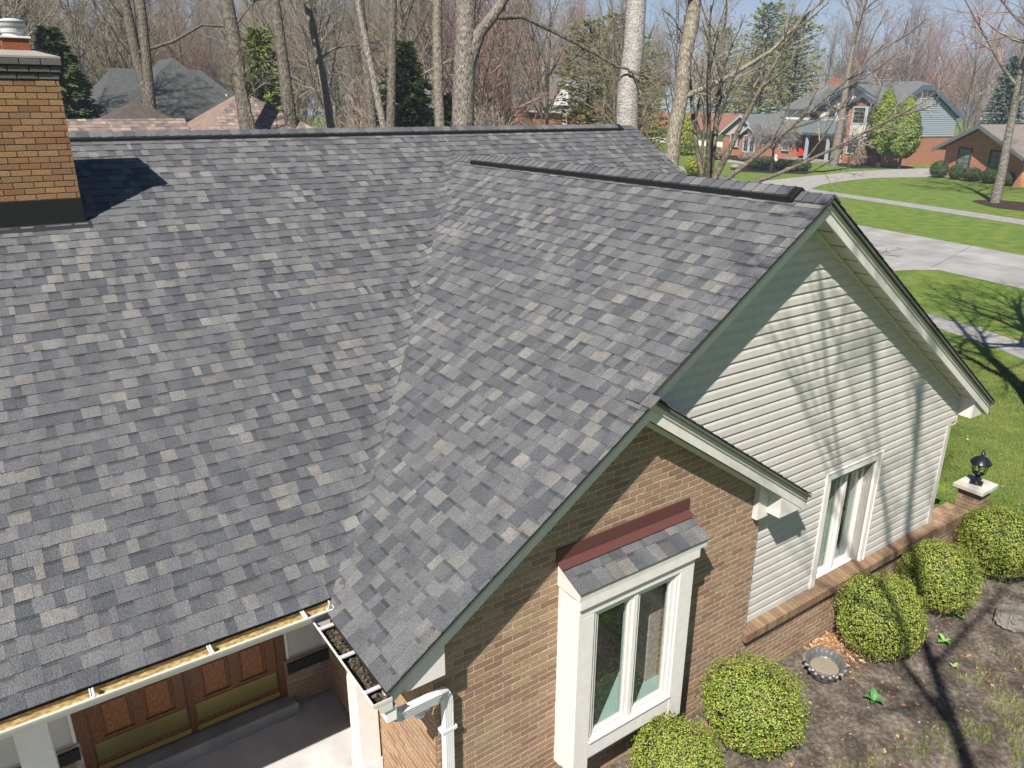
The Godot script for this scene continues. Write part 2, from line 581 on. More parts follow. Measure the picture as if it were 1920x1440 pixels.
func build_roof() -> void:
	var roof := Node3D.new()
	roof.name = "roof"
	house.add_child(roof, true)
	var sm := sqrt(1.0 + MAIN_M * MAIN_M)
	var sw := sqrt(1.0 + WING_M * WING_M)
	var main_u := Vector3.RIGHT
	var main_w := Vector3(0, MAIN_M, -1.0) / sm
	var main_n := main_u.cross(main_w)
	var left_u := Vector3(0, 0, 1)
	var left_w := Vector3(1.0, WING_M, 0) / sw
	left_u = Vector3(0, 0, -1)
	# for the left slope u must run so that u x w points up
	if left_u.cross(left_w).y < 0.0:
		left_u = -left_u
	var left_n := left_u.cross(left_w)
	var zj := MAIN_Z + (MAIN_Y - WING_Y) / MAIN_M
	fold_p = Vector3(0, WING_Y, zj)
	var x1 := -4.0
	var p1 := Vector3(x1, wing_left(x1), MAIN_Z + (MAIN_Y - wing_left(x1)) / MAIN_M)
	fold_d = (p1 - fold_p).normalized()
	fold_w = (main_n + left_n).normalized()
	fold_half = acos(main_n.dot(fold_w))
	var e_main := fold_d.cross(main_n).normalized()
	if e_main.dot(Vector3(-1, 0, -1)) < 0.0:
		e_main = -e_main
	var e_left := fold_d.cross(left_n).normalized()
	if e_left.dot(Vector3(1, 0, 1)) < 0.0:
		e_left = -e_left
	var pc := Pieces.new()
	# main slope
	var o := Vector3(0, EAVE_Y - 0.004, EAVE_Z + 0.02)
	var len_main := (EAVE_Z + 0.02 - MAIN_Z) * sm
	var vj := (EAVE_Z + 0.02 - zj) * sm
	var vd := Vector2(fold_d.dot(main_u), fold_d.dot(main_w))
	var vp := Vector2((fold_p - o).dot(main_u), (fold_p - o).dot(main_w))
	var mn := Vector2(e_main.dot(main_u), e_main.dot(main_w))
	var cut_main := func(p: PackedVector2Array, um: float, v: float) -> PackedVector2Array:
		p = clip(p, 1, 0, MAIN_XR)
		if v + EXPO < vj + 0.02 or um < -0.3:
			if um < 0.0:
				p = clip(p, -mn.x, -mn.y, -mn.dot(vp) + 0.075)
			else:
				p = clip(p, mn.x, -mn.y, mn.x * vp.x - mn.y * vp.y)
		return p
	slope(pc, o, main_u, main_w, MAIN_XL, MAIN_XR, len_main, cut_main, e_main)
	# wing, left slope
	var ow := Vector3(WING_L, wing_left(WING_L) - 0.002, 0)
	var len_left := -WING_L * sw
	var lp := Vector2((fold_p - ow).dot(left_u), (fold_p - ow).dot(left_w))
	var ln := Vector2(e_left.dot(left_u), e_left.dot(left_w))
	var v_small := (SMALL_X - WING_L) * sw
	var cut_left := func(p: PackedVector2Array, um: float, v: float) -> PackedVector2Array:
		var lim: float = SMALL_Z if v < v_small - 0.05 else RAKE_Z
		if left_u.z > 0.0:
			p = clip(p, 1, 0, lim)
		else:
			p = clip(p, -1, 0, lim)
		return clip(p, -ln.x, -ln.y, -ln.dot(lp) - (0.058 if v > 0.35 else -0.03))
	var ua := -7.2 if left_u.z > 0.0 else -0.5
	var ub := 0.5 if left_u.z > 0.0 else 7.2
	slope(pc, ow, left_u, left_w, ua, ub, len_left, cut_left, e_left)
	# wing, right slope (its edge shows along the rake) and the small gable's right slope
	var right_w := Vector3(-1.0, WING_M, 0) / sw
	var right_u := Vector3(0, 0, -1)
	var orr := Vector3(WING_R, WING_Y - WING_M * WING_R, RAKE_Z)
	var cut_right := func(p: PackedVector2Array, _um: float, v: float) -> PackedVector2Array:
		p = clip(p, -1, 0, 0.0)
		var xx := WING_R - v / sw
		var zv := MAIN_Z + (MAIN_Y - (WING_Y - WING_M * xx)) / MAIN_M
		return clip(p, 1, 0, RAKE_Z - zv + 0.1)
	slope(pc, orr, right_u, right_w, 0.0, 7.5, WING_R * sw, cut_right)
	var os := Vector3(SMALL_X + 2.54, wing_left(SMALL_X) - 2.54 * 0.664, SMALL_Z)
	var s2 := Vector3(-1.0, 0.664, 0).normalized()
	var cut_small := func(p: PackedVector2Array, _um: float, _v: float) -> PackedVector2Array:
		return clip(clip(p, -1, 0, 0.0), 1, 0, SMALL_Z - 0.03)
	slope(pc, os, right_u, s2, 0.0, 0.5, 2.52 * sqrt(1.0 + 0.664 * 0.664), cut_small)
	finish(pc, roof, "shingle", "shingle_field", M.shingle, 300)
	# roof boards under the shingles, with real thickness
	var dk := Geo.new()
	var bc := lin(0.16, 0.13, 0.10)
	var drop := 0.012
	var vz := func(x: float) -> float: return MAIN_Z + (MAIN_Y - (WING_Y - WING_M * absf(x))) / MAIN_M
	var tops := [
		[Vector3(MAIN_XL, EAVE_Y, EAVE_Z), Vector3(-4.66, EAVE_Y, EAVE_Z), Vector3(0, WING_Y, zj), Vector3(0, MAIN_Y, MAIN_Z), Vector3(MAIN_XL, MAIN_Y, MAIN_Z)],
		[Vector3(0, WING_Y, zj), Vector3(MAIN_XR, main_y(vz.call(MAIN_XR)), vz.call(MAIN_XR)), Vector3(MAIN_XR, MAIN_Y, MAIN_Z), Vector3(0, MAIN_Y, MAIN_Z)],
		[Vector3(WING_L, wing_left(WING_L), SMALL_Z - 0.02), Vector3(SMALL_X, wing_left(SMALL_X), SMALL_Z - 0.02), Vector3(SMALL_X, wing_left(SMALL_X), RAKE_Z - 0.02), Vector3(0, WING_Y, RAKE_Z - 0.02), Vector3(0, WING_Y, zj), Vector3(WING_L, wing_left(WING_L), vz.call(WING_L))],
		[Vector3(0, WING_Y, RAKE_Z - 0.02), Vector3(WING_R, WING_Y - WING_M * WING_R, RAKE_Z - 0.02), Vector3(WING_R, WING_Y - WING_M * WING_R, vz.call(WING_R)), Vector3(0, WING_Y, zj)],
		[Vector3(SMALL_X, wing_left(SMALL_X), SMALL_Z - 0.02), Vector3(os.x, os.y, SMALL_Z - 0.02), Vector3(os.x, os.y, 0.02), Vector3(SMALL_X, wing_left(SMALL_X), 0.02)],
		[Vector3(MAIN_XR, MAIN_Y, MAIN_Z), Vector3(MAIN_XR, EAVE_Y, 2 * MAIN_Z - EAVE_Z), Vector3(MAIN_XL, EAVE_Y, 2 * MAIN_Z - EAVE_Z), Vector3(MAIN_XL, MAIN_Y, MAIN_Z)]]
	for t in tops:
		var up := []
		var dn := []
		for p in t:
			up.append(p - Vector3.UP * drop)
			dn.append(p - Vector3.UP * (drop + 0.03))
		dk.poly(up, bc)
		dn.reverse()
		dk.poly(dn, bc)
		dn.reverse()
		for i in up.size():
			var j := (i + 1) % up.size()
			dk.quad(dn[i], dn[j], up[j], up[i], lin(0.03, 0.03, 0.032))
	put("roof_boards", dk, M.dirt, roof)
	# ridges
	var dl := -main_w
	var dr := Vector3(0, -MAIN_M, -1.0) / sm
	var ra := Vector3(MAIN_XL, MAIN_Y, MAIN_Z)
	vent_strip(roof, Vector3(MAIN_XL, MAIN_Y, MAIN_Z), Vector3(MAIN_XR - 0.38, MAIN_Y, MAIN_Z), dl, dr, 0.175, 0.05)
	cap_row(roof, ra, Vector3(MAIN_XR, MAIN_Y, MAIN_Z), dl, dr, 4.1, MAIN_XR - MAIN_XL - 0.52, 0.054, 0.155)
	cap_row(roof, ra, Vector3(MAIN_XR, MAIN_Y, MAIN_Z), dl, dr, MAIN_XR - MAIN_XL - 0.47, MAIN_XR - MAIN_XL - 0.1, 0.014, 0.15)
	var wl := -left_w
	var wr := -right_w
	var top0 := Vector3(0, WING_Y, zj + 0.05)
	var run := RAKE_Z - top0.z
	vent_strip(roof, Vector3(0, WING_Y, zj + 0.75), Vector3(0, WING_Y, RAKE_Z - 0.36), wl, wr, 0.165, 0.058)
	cap_row(roof, top0, Vector3(0, WING_Y, RAKE_Z), wl, wr, 0.0, 0.65, 0.012, 0.14)
	cap_row(roof, top0, Vector3(0, WING_Y, RAKE_Z), wl, wr, 0.7, run - 0.5, 0.062, 0.15)
	cap_row(roof, top0, Vector3(0, WING_Y, RAKE_Z), wl, wr, run - 0.43, run - 0.13, 0.012, 0.14)
	var st := Vector3(SMALL_X, wing_left(SMALL_X), 0.0)
	cap_row(roof, st, st + Vector3(0, 0, 1), wl, Vector3(1, -0.664, 0).normalized(), 0.14, SMALL_Z - 0.1, 0.012, 0.13)


# ------------------------------------------------------------------ bricks
const BRICKS := [Color(0.66, 0.43, 0.275), Color(0.71, 0.48, 0.30), Color(0.61, 0.38, 0.245), Color(0.69, 0.51, 0.305), Color(0.55, 0.345, 0.23), Color(0.66, 0.46, 0.30)]


# a face of bricks: f maps (along, up, out); spans(y) gives the stretches [[a, b], ...] where bricks stand
func brick_face(pc: Pieces, f: Transform3D, y0: float, y1: float, spans: Callable, tint: Color, proud := 0.0035, course := COURSE, long := 0.2032) -> void:
	var eye := Transform3D(cam_basis, EYE)
	var k := 0
	while y0 + k * course < y1 - 0.02:
		var lo := y0 + k * course + 0.005
		var hi := minf(lo + course - 0.0105, y1)
		for s in spans.call((lo + hi) * 0.5):
			var a: float = s[0]
			var b: float = s[1]
			var x := floorf(a / long) * long + (long * 0.5 if k % 2 else 0.0) - long
			while x < b:
				var l := maxf(x + 0.005, a + 0.001)
				var r := minf(x + long - 0.005, b - 0.001)
				if r - l > 0.02:
					var col := shade(BRICKS[rng.randi() % 6], 0.12) * tint
					col.a = 1.0
					var out := proud + rng.randf_range(-0.0015, 0.0015)
					pc.cbox(f, Vector3(l, lo + rng.randf() * 0.001, -0.006), Vector3(r, hi, out), 0.002, col)
					pc.done(eye, FOCAL)
				x += long
		k += 1


func rake_top(x: float) -> float:
	# the underside of the small gable over the brick wall
	var ys := wing_left(SMALL_X)
	return minf(wing_left(x), ys - 0.664 * (x - SMALL_X)) - 0.16


func build_walls() -> void:
	var wall := Node3D.new()
	wall.name = "brick_wall"
	house.add_child(wall, true)
	var mc := lin(0.9, 0.83, 0.74)
	# mortar slab with a hole behind the bay window and one behind the siding window
	var mg := Geo.new()
	var hole := Rect2(-2.82, 0.75, 1.0, 1.65)
	var fr := Transform3D(Basis(), Vector3(0, 0, BRICK_Z))
	mg.prism(fr, [Vector2(BRICK_XL, -0.3), Vector2(BRICK_XR, -0.3), Vector2(BRICK_XR, 0.75), Vector2(BRICK_XL, 0.75)], -0.2, 0, mc)
	mg.prism(fr, [Vector2(BRICK_XL, 0.75), Vector2(hole.position.x, 0.75), Vector2(hole.position.x, 2.4), Vector2(BRICK_XL, 2.4)], -0.2, 0, mc)
	mg.prism(fr, [Vector2(hole.end.x, 0.75), Vector2(BRICK_XR, 0.75), Vector2(BRICK_XR, 2.4), Vector2(hole.end.x, 2.4)], -0.2, 0, mc)
	mg.prism(fr, [Vector2(BRICK_XL, 2.4), Vector2(BRICK_XR, 2.4), Vector2(BRICK_XR, rake_top(BRICK_XR) + 0.08), Vector2(SMALL_X, rake_top(SMALL_X) + 0.08), Vector2(BRICK_XL, rake_top(BRICK_XL) + 0.08)], -0.2, 0, mc)
	# knee wall under the siding
	mg.b(Vector3(BRICK_XR, -0.3, -0.1), Vector3(SIDING_XR, SILL_Y - 0.11, BRICK_Z), mc)
	# the wing's left wall
	mg.b(Vector3(BRICK_XL, -0.3, -2.5), Vector3(BRICK_XL + 0.15, 2.5, BRICK_Z - 0.2), mc)
	put("mortar_bed", mg, M.mortar, wall)
	var pc := Pieces.new()
	var f_front := Transform3D(Basis(), Vector3(0, 0, BRICK_Z))
	var front := func(y: float) -> Array:
		var a := BRICK_XL
		var b := BRICK_XR
		if y > rake_top(BRICK_XL):
			a = (y + 0.16 - WING_Y) / WING_M
		if y > rake_top(BRICK_XR):
			b = SMALL_X + (wing_left(SMALL_X) - 0.16 - y) / 0.664
		if b - a < 0.05:
			return []
		if y < SILL_Y - 0.11:
			b = SIDING_XR
		if y > 0.75 and y < 2.4:
			return [[a, hole.position.x - 0.15], [hole.end.x + 0.15, b]]
		return [[a, b]]
	brick_face(pc, f_front, -0.02, 4.2, front, Color(1, 1, 1))
	var f_left := Transform3D(Basis(Vector3(0, 0, 1), Vector3.UP, Vector3(-1, 0, 0)), Vector3(BRICK_XL, 0, 0))
	brick_face(pc, f_left, 0.2, 2.45, func(_y): return [[-2.5, BRICK_Z + 0.006]], Color(1.06, 1.0, 0.92))
	# porch wall beside the doors
	var f_porch := Transform3D(Basis(), Vector3(0, 0, -2.44))
	brick_face(pc, f_porch, 0.2, 0.86, func(_y): return [[-9.2, -6.95], [-4.86, BRICK_XL - 0.01]], Color(0.95, 0.95, 0.95))
	finish(pc, wall, "brick", "brick_field", M.brick, 300)
	# rowlock ledge under the siding: bricks on edge, sloping out
	var ledge := Node3D.new()
	ledge.name = "brick_ledge"
	house.add_child(ledge, true)
	var lb := Geo.new()
	lb.prism(Transform3D(Basis(Vector3(0, 0, 1), Vector3.UP, Vector3(-1, 0, 0)), Vector3.ZERO), [Vector2(-0.05, SILL_Y - 0.1), Vector2(0.14, SILL_Y - 0.112), Vector2(0.14, SILL_Y - 0.018), Vector2(-0.05, SILL_Y + 0.02)], -SIDING_XR, 0.24, mc)
	put("mortar_bed", lb, M.mortar, ledge)
	var x := -0.245
	while x < SIDING_XR - 0.05:
		var g := Geo.new()
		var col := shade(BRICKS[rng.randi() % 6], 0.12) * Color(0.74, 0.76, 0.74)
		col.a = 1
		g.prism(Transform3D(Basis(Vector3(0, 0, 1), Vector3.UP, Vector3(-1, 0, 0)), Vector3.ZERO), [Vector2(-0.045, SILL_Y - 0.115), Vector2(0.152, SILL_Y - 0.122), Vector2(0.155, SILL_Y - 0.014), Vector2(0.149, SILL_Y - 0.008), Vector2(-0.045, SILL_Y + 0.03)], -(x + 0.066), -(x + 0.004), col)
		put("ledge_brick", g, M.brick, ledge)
		x += 0.0705
	# plain walls that close the house at the back and the right
	var bw := Geo.new()
	var wc := lin(0.30, 0.2, 0.13)
	bw.b(Vector3(SIDING_XR - 0.16, -0.3, -6.0), Vector3(SIDING_XR - 0.01, 2.7, -0.1), wc)
	bw.prism(Transform3D(Basis(Vector3(0, 0, -1), Vector3.UP, Vector3(1, 0, 0)), Vector3(MAIN_XR - 0.55, 0, 0)), [Vector2(1.2, -0.3), Vector2(13.6, -0.3), Vector2(13.6, 2.4), Vector2(-MAIN_Z, MAIN_Y - 0.25), Vector2(1.2, 2.4)], 0.0, 0.15, wc)
	bw.b(Vector3(MAIN_XL + 0.4, -0.3, -13.7), Vector3(MAIN_XR - 0.5, 2.5, -13.5), wc)
	bw.prism(Transform3D(Basis(Vector3(0, 0, -1), Vector3.UP, Vector3(1, 0, 0)), Vector3(MAIN_XL + 0.4, 0, 0)), [Vector2(1.2, -0.3), Vector2(13.6, -0.3), Vector2(13.6, 2.4), Vector2(-MAIN_Z, MAIN_Y - 0.25), Vector2(1.2, 2.4)], 0.0, 0.15, wc)
	put("rear_wall", bw, M.far_brick, house)


func build_siding() -> void:
	var wall := Node3D.new()
	wall.name = "siding_wall"
	house.add_child(wall, true)
	var col := lin(0.545, 0.52, 0.48)
	var step := 0.1143
	var win := Rect2(1.15, 0.83, 1.17, 1.63)
	# sheathing behind the planks, open behind the window
	var sh := Geo.new()
	var f := Transform3D(Basis(), Vector3.ZERO)
	var top := func(x: float) -> float: return WING_Y - WING_M * absf(x) - 0.09
	sh.prism(f, [Vector2(BRICK_XR - 0.3, SILL_Y - 0.1), Vector2(1.3, SILL_Y - 0.1), Vector2(1.3, 2.33), Vector2(BRICK_XR - 0.3, 2.33)], -0.1, -0.004, col * 0.6)
	sh.prism(f, [Vector2(2.2, SILL_Y - 0.1), Vector2(SIDING_XR, SILL_Y - 0.1), Vector2(SIDING_XR, 2.33), Vector2(2.2, 2.33)], -0.1, -0.004, col * 0.6)
	sh.prism(f, [Vector2(WING_L + 0.5, 2.33), Vector2(SIDING_XR + 0.1, 2.33), Vector2(SIDING_XR + 0.1, top.call(4.2)), Vector2(0, top.call(0.0)), Vector2(WING_L + 0.5, top.call(4.4))], -0.1, -0.004, col * 0.6)
	put("sheathing", sh, M.siding, wall)
	var k := 0
	while SILL_Y + 0.02 + k * step < top.call(0.0) - 0.02:
		var y := SILL_Y + 0.02 + k * step
		var left := BRICK_XR - 0.28
		if y > 2.3:
			left = -4.3
		left = maxf(left, -(WING_Y - 0.10 - y) / WING_M)
		var right := minf(SIDING_XR if y < 2.4 else SIDING_XR + 0.15, (WING_Y - 0.10 - y) / WING_M)
		var runs := [[left, right]]
		if y + step > win.position.y and y < win.end.y:
			runs = [[left, win.position.x], [win.end.x, right]]
		for r in runs:
			if r[1] - r[0] < 0.03:
				continue
			var g := Geo.new()
			var cc := shade(col, 0.018)
			# profile (out, up): butt, face, cove
			var prof := [Vector2(0.0, y - 0.004), Vector2(0.020, y - 0.004), Vector2(0.0215, y), Vector2(0.0185, y + 0.062), Vector2(0.0135, y + 0.078), Vector2(0.0065, y + 0.094), Vector2(0.004, y + step + 0.004)]
			var cut_l := 1.0 / WING_M
			for i in prof.size() - 1:
				var a: Vector2 = prof[i]
				var b: Vector2 = prof[i + 1]
				var la: float = maxf(r[0], -(WING_Y - 0.10 - a.y) * cut_l)
				var lb: float = maxf(r[0], -(WING_Y - 0.10 - b.y) * cut_l)
				var ra: float = minf(r[1], (WING_Y - 0.10 - a.y) * cut_l)
				var rb: float = minf(r[1], (WING_Y - 0.10 - b.y) * cut_l)
				if rb < lb:
					rb = lb
				g.quad(Vector3(la, a.y, a.x), Vector3(ra, a.y, a.x), Vector3(rb, b.y, b.x), Vector3(lb, b.y, b.x), cc)
			put("siding_plank", g, M.siding, wall)
		k += 1
	# corner post
	var cp := Geo.new()
	cp.b(Vector3(SIDING_XR - 0.075, SILL_Y, -0.06), Vector3(SIDING_XR + 0.012, 2.45, 0.026), col * 1.02)
	cp.b(Vector3(SIDING_XR - 0.09, SILL_Y, 0.0), Vector3(SIDING_XR - 0.072, 2.45, 0.032), col * 1.02)
	put("corner_board", cp, M.siding, wall)
	var jt := Geo.new()
	jt.b(Vector3(SIDING_XR + 0.14, 2.42, -0.1), Vector3(SIDING_XR + 0.17, 2.9, 0.024), col)
	jt.b(Vector3(SIDING_XR, 2.40, -0.1), Vector3(SIDING_XR + 0.17, 2.42, 0.02), col * 0.9)
	put("end_board", jt, M.siding, wall)


# a rake: boards that follow the gable's slope. a is the ridge end, b the eave end, in the gable's plane
func rake(parent: Node3D, a: Vector2, b: Vector2, z_edge: float, z_wall: float, mirror: bool) -> void:
	var d := (b - a).normalized()
	var nn := Vector2(d.y, -d.x)
	if nn.y > 0.0:
		nn = -nn
	var col := lin(0.63, 0.60, 0.565)
	# (down from the roof's top face, out in z) rings of a moulding, swept from a to b
	var prof := [[0.016, z_edge - 0.058], [0.045, z_edge - 0.058], [0.047, z_edge - 0.046], [0.058, z_edge - 0.045], [0.062, z_edge - 0.064], [0.080, z_edge - 0.066], [0.083, z_edge - 0.054], [0.090, z_edge - 0.054], [0.093, z_edge - 0.074], [0.108, z_edge - 0.076], [0.110, z_edge - 0.064], [0.185, z_edge - 0.064], [0.185, z_edge - 0.095], [0.016, z_edge - 0.095]]
	var g := Geo.new()
	var at := func(base: Vector2, q: Array, along: float) -> Vector3:
		var y0: float = q[0]
		# both ends are cut upright, so the boards of two rakes meet at the ridge
		var p := base + Vector2(0, -y0 / absf(nn.y)) + d * along
		return Vector3(p.x, p.y, q[1])
	for i in prof.size():
		var q0: Array = prof[i]
		var q1: Array = prof[(i + 1) % prof.size()]
		var A: Vector3 = at.call(a, q0, 0.0)
		var B: Vector3 = at.call(b, q0, 0.0)
		var C: Vector3 = at.call(b, q1, 0.0)
		var D: Vector3 = at.call(a, q1, 0.0)
		if mirror:
			g.quad(A, B, C, D, col)
		else:
			g.quad(D, C, B, A, col)
	var cap := []
	for q in prof:
		cap.append(at.call(b, q, 0.0))
	if mirror:
		cap.reverse()
	g.poly(cap, col)
	put("rake_board", g, M.trim, parent)
	# metal drip edge under the shingles
	var de := Geo.new()
	var e0: Vector3 = at.call(a, [0.012, z_edge - 0.012], 0.0)
	var e1: Vector3 = at.call(b, [0.012, z_edge - 0.012], 0.0)
	var e2: Vector3 = at.call(b, [0.04, z_edge - 0.010], 0.0)
	var e3: Vector3 = at.call(a, [0.04, z_edge - 0.010], 0.0)
	var back := Vector3(0, 0, -0.024)
	de.quad(e0, e1, e2, e3, lin(0.10, 0.10, 0.095))
	de.quad(e3, e2, e2 + back, e3 + back, lin(0.10, 0.10, 0.095))
	put("drip_edge", de, M.metal, parent)
	# soffit, in panels with a seam between
	var n := int(a.distance_to(b) / 0.3)
	for i in n:
		var t0 := (float(i) + 0.0) / n
		var t1 := (float(i) + 1.0) / n - 0.006
		var so := Geo.new()
		var p0 := a.lerp(b, t0)
		var p1 := a.lerp(b, t1)
		var dy := 0.172 / absf(nn.y)
		var q := [Vector3(p0.x, p0.y - dy, z_wall), Vector3(p1.x, p1.y - dy, z_wall), Vector3(p1.x, p1.y - dy, z_edge - 0.092), Vector3(p0.x, p0.y - dy, z_edge - 0.092)]
		var up := Vector3(0, 0.012, 0)
		so.quad(q[0], q[1], q[2], q[3], col * 0.93)
		so.quad(q[3] + up, q[2] + up, q[1] + up, q[0] + up, col * 0.93)
		so.quad(q[0], q[3], q[3] + up, q[0] + up, col * 0.6)
		so.quad(q[2], q[1], q[1] + up, q[2] + up, col * 0.6)
		put("soffit_panel", so, M.trim, parent)
	# trim where the soffit meets the wall
	var fz := Geo.new()
	var dz := 0.182 / absf(nn.y)
	for band in [[dz, dz + 0.035, 0.022], [dz + 0.035, dz + 0.055, 0.014]]:
		var p := [Vector3(a.x, a.y - band[0], z_wall + band[2]), Vector3(b.x, b.y - band[0], z_wall + band[2]), Vector3(b.x, b.y - band[1], z_wall + band[2]), Vector3(a.x, a.y - band[1], z_wall + band[2])]
		if not mirror:
			fz.quad(p[3], p[2], p[1], p[0], col)
		else:
			fz.quad(p[0], p[1], p[2], p[3], col)
		var zb := Vector3(0, 0, -band[2])
		fz.quad(p[3], p[2], p[2] + zb, p[3] + zb, col)
	put("frieze_board", fz, M.trim, parent)


func return_box(parent: Node3D, pts: Array, z0: float, z1: float) -> void:
	var g := Geo.new()
	g.prism(Transform3D(), pts, z0, z1, lin(0.66, 0.63, 0.60))
	put("eave_box", g, M.trim, parent)


func build_trim() -> void:
	var ys := wing_left(SMALL_X)
	var big := Node3D.new()
	big.name = "gable_trim"
	house.add_child(big, true)
	rake(big, Vector2(0, WING_Y), Vector2(SMALL_X - 0.1, wing_left(SMALL_X - 0.1)), RAKE_Z, 0.0, true)
	rake(big, Vector2(0, WING_Y), Vector2(WING_R + 0.02, WING_Y - WING_M * (WING_R + 0.02)), RAKE_Z, 0.0, false)
	return_box(big, [Vector2(4.2, 2.56), Vector2(4.66, 2.56), Vector2(4.66, 2.6), Vector2(4.2, 2.89)], 0.0, 0.21)
	var small := Node3D.new()
	small.name = "small_gable_trim"
	house.add_child(small, true)
	rake(small, Vector2(SMALL_X, ys), Vector2(WING_L, wing_left(WING_L)), SMALL_Z, BRICK_Z, true)
	rake(small, Vector2(SMALL_X, ys), Vector2(SMALL_X + 2.56, ys - 2.56 * 0.664), SMALL_Z, BRICK_Z, false)
	return_box(small, [Vector2(-0.17, 2.45), Vector2(0.27, 2.45), Vector2(0.27, 2.47), Vector2(-0.17, 2.78)], 0.03, 0.315)
	return_box(small, [Vector2(-4.70, 2.385), Vector2(-4.355, 2.385), Vector2(-4.355, 2.72), Vector2(-4.70, 2.5)], BRICK_Z + 0.02, 0.29)
	var cb := Geo.new()
	cb.b(Vector3(-0.335, 2.40, 0.06), Vector3(-0.15, 2.83, 0.15), lin(0.66, 0.63, 0.60))
	put("corner_block", cb, M.trim, small)


# ------------------------------------------------------------------ windows, doors, gutters, chimney
const WHITE := Color(0.70, 0.67, 0.64)
const TEAL := Color(0.30, 0.44, 0.40)


func sub(called: String, parent: Node3D) -> Node3D:
	var o := Node3D.new()
	o.name = called
	parent.add_child(o, true)
	return o


func ring(g: Geo, x0: float, y0: float, x1: float, y1: float, wd: float, z0: float, z1: float, col: Color) -> void:
	g.b(Vector3(x0, y0, z0), Vector3(x0 + wd, y1, z1), col)
	g.b(Vector3(x1 - wd, y0, z0), Vector3(x1, y1, z1), col)
	g.b(Vector3(x0 + wd, y0, z0), Vector3(x1 - wd, y0 + wd, z1), col)
	g.b(Vector3(x0 + wd, y1 - wd, z0), Vector3(x1 - wd, y1, z1), col)


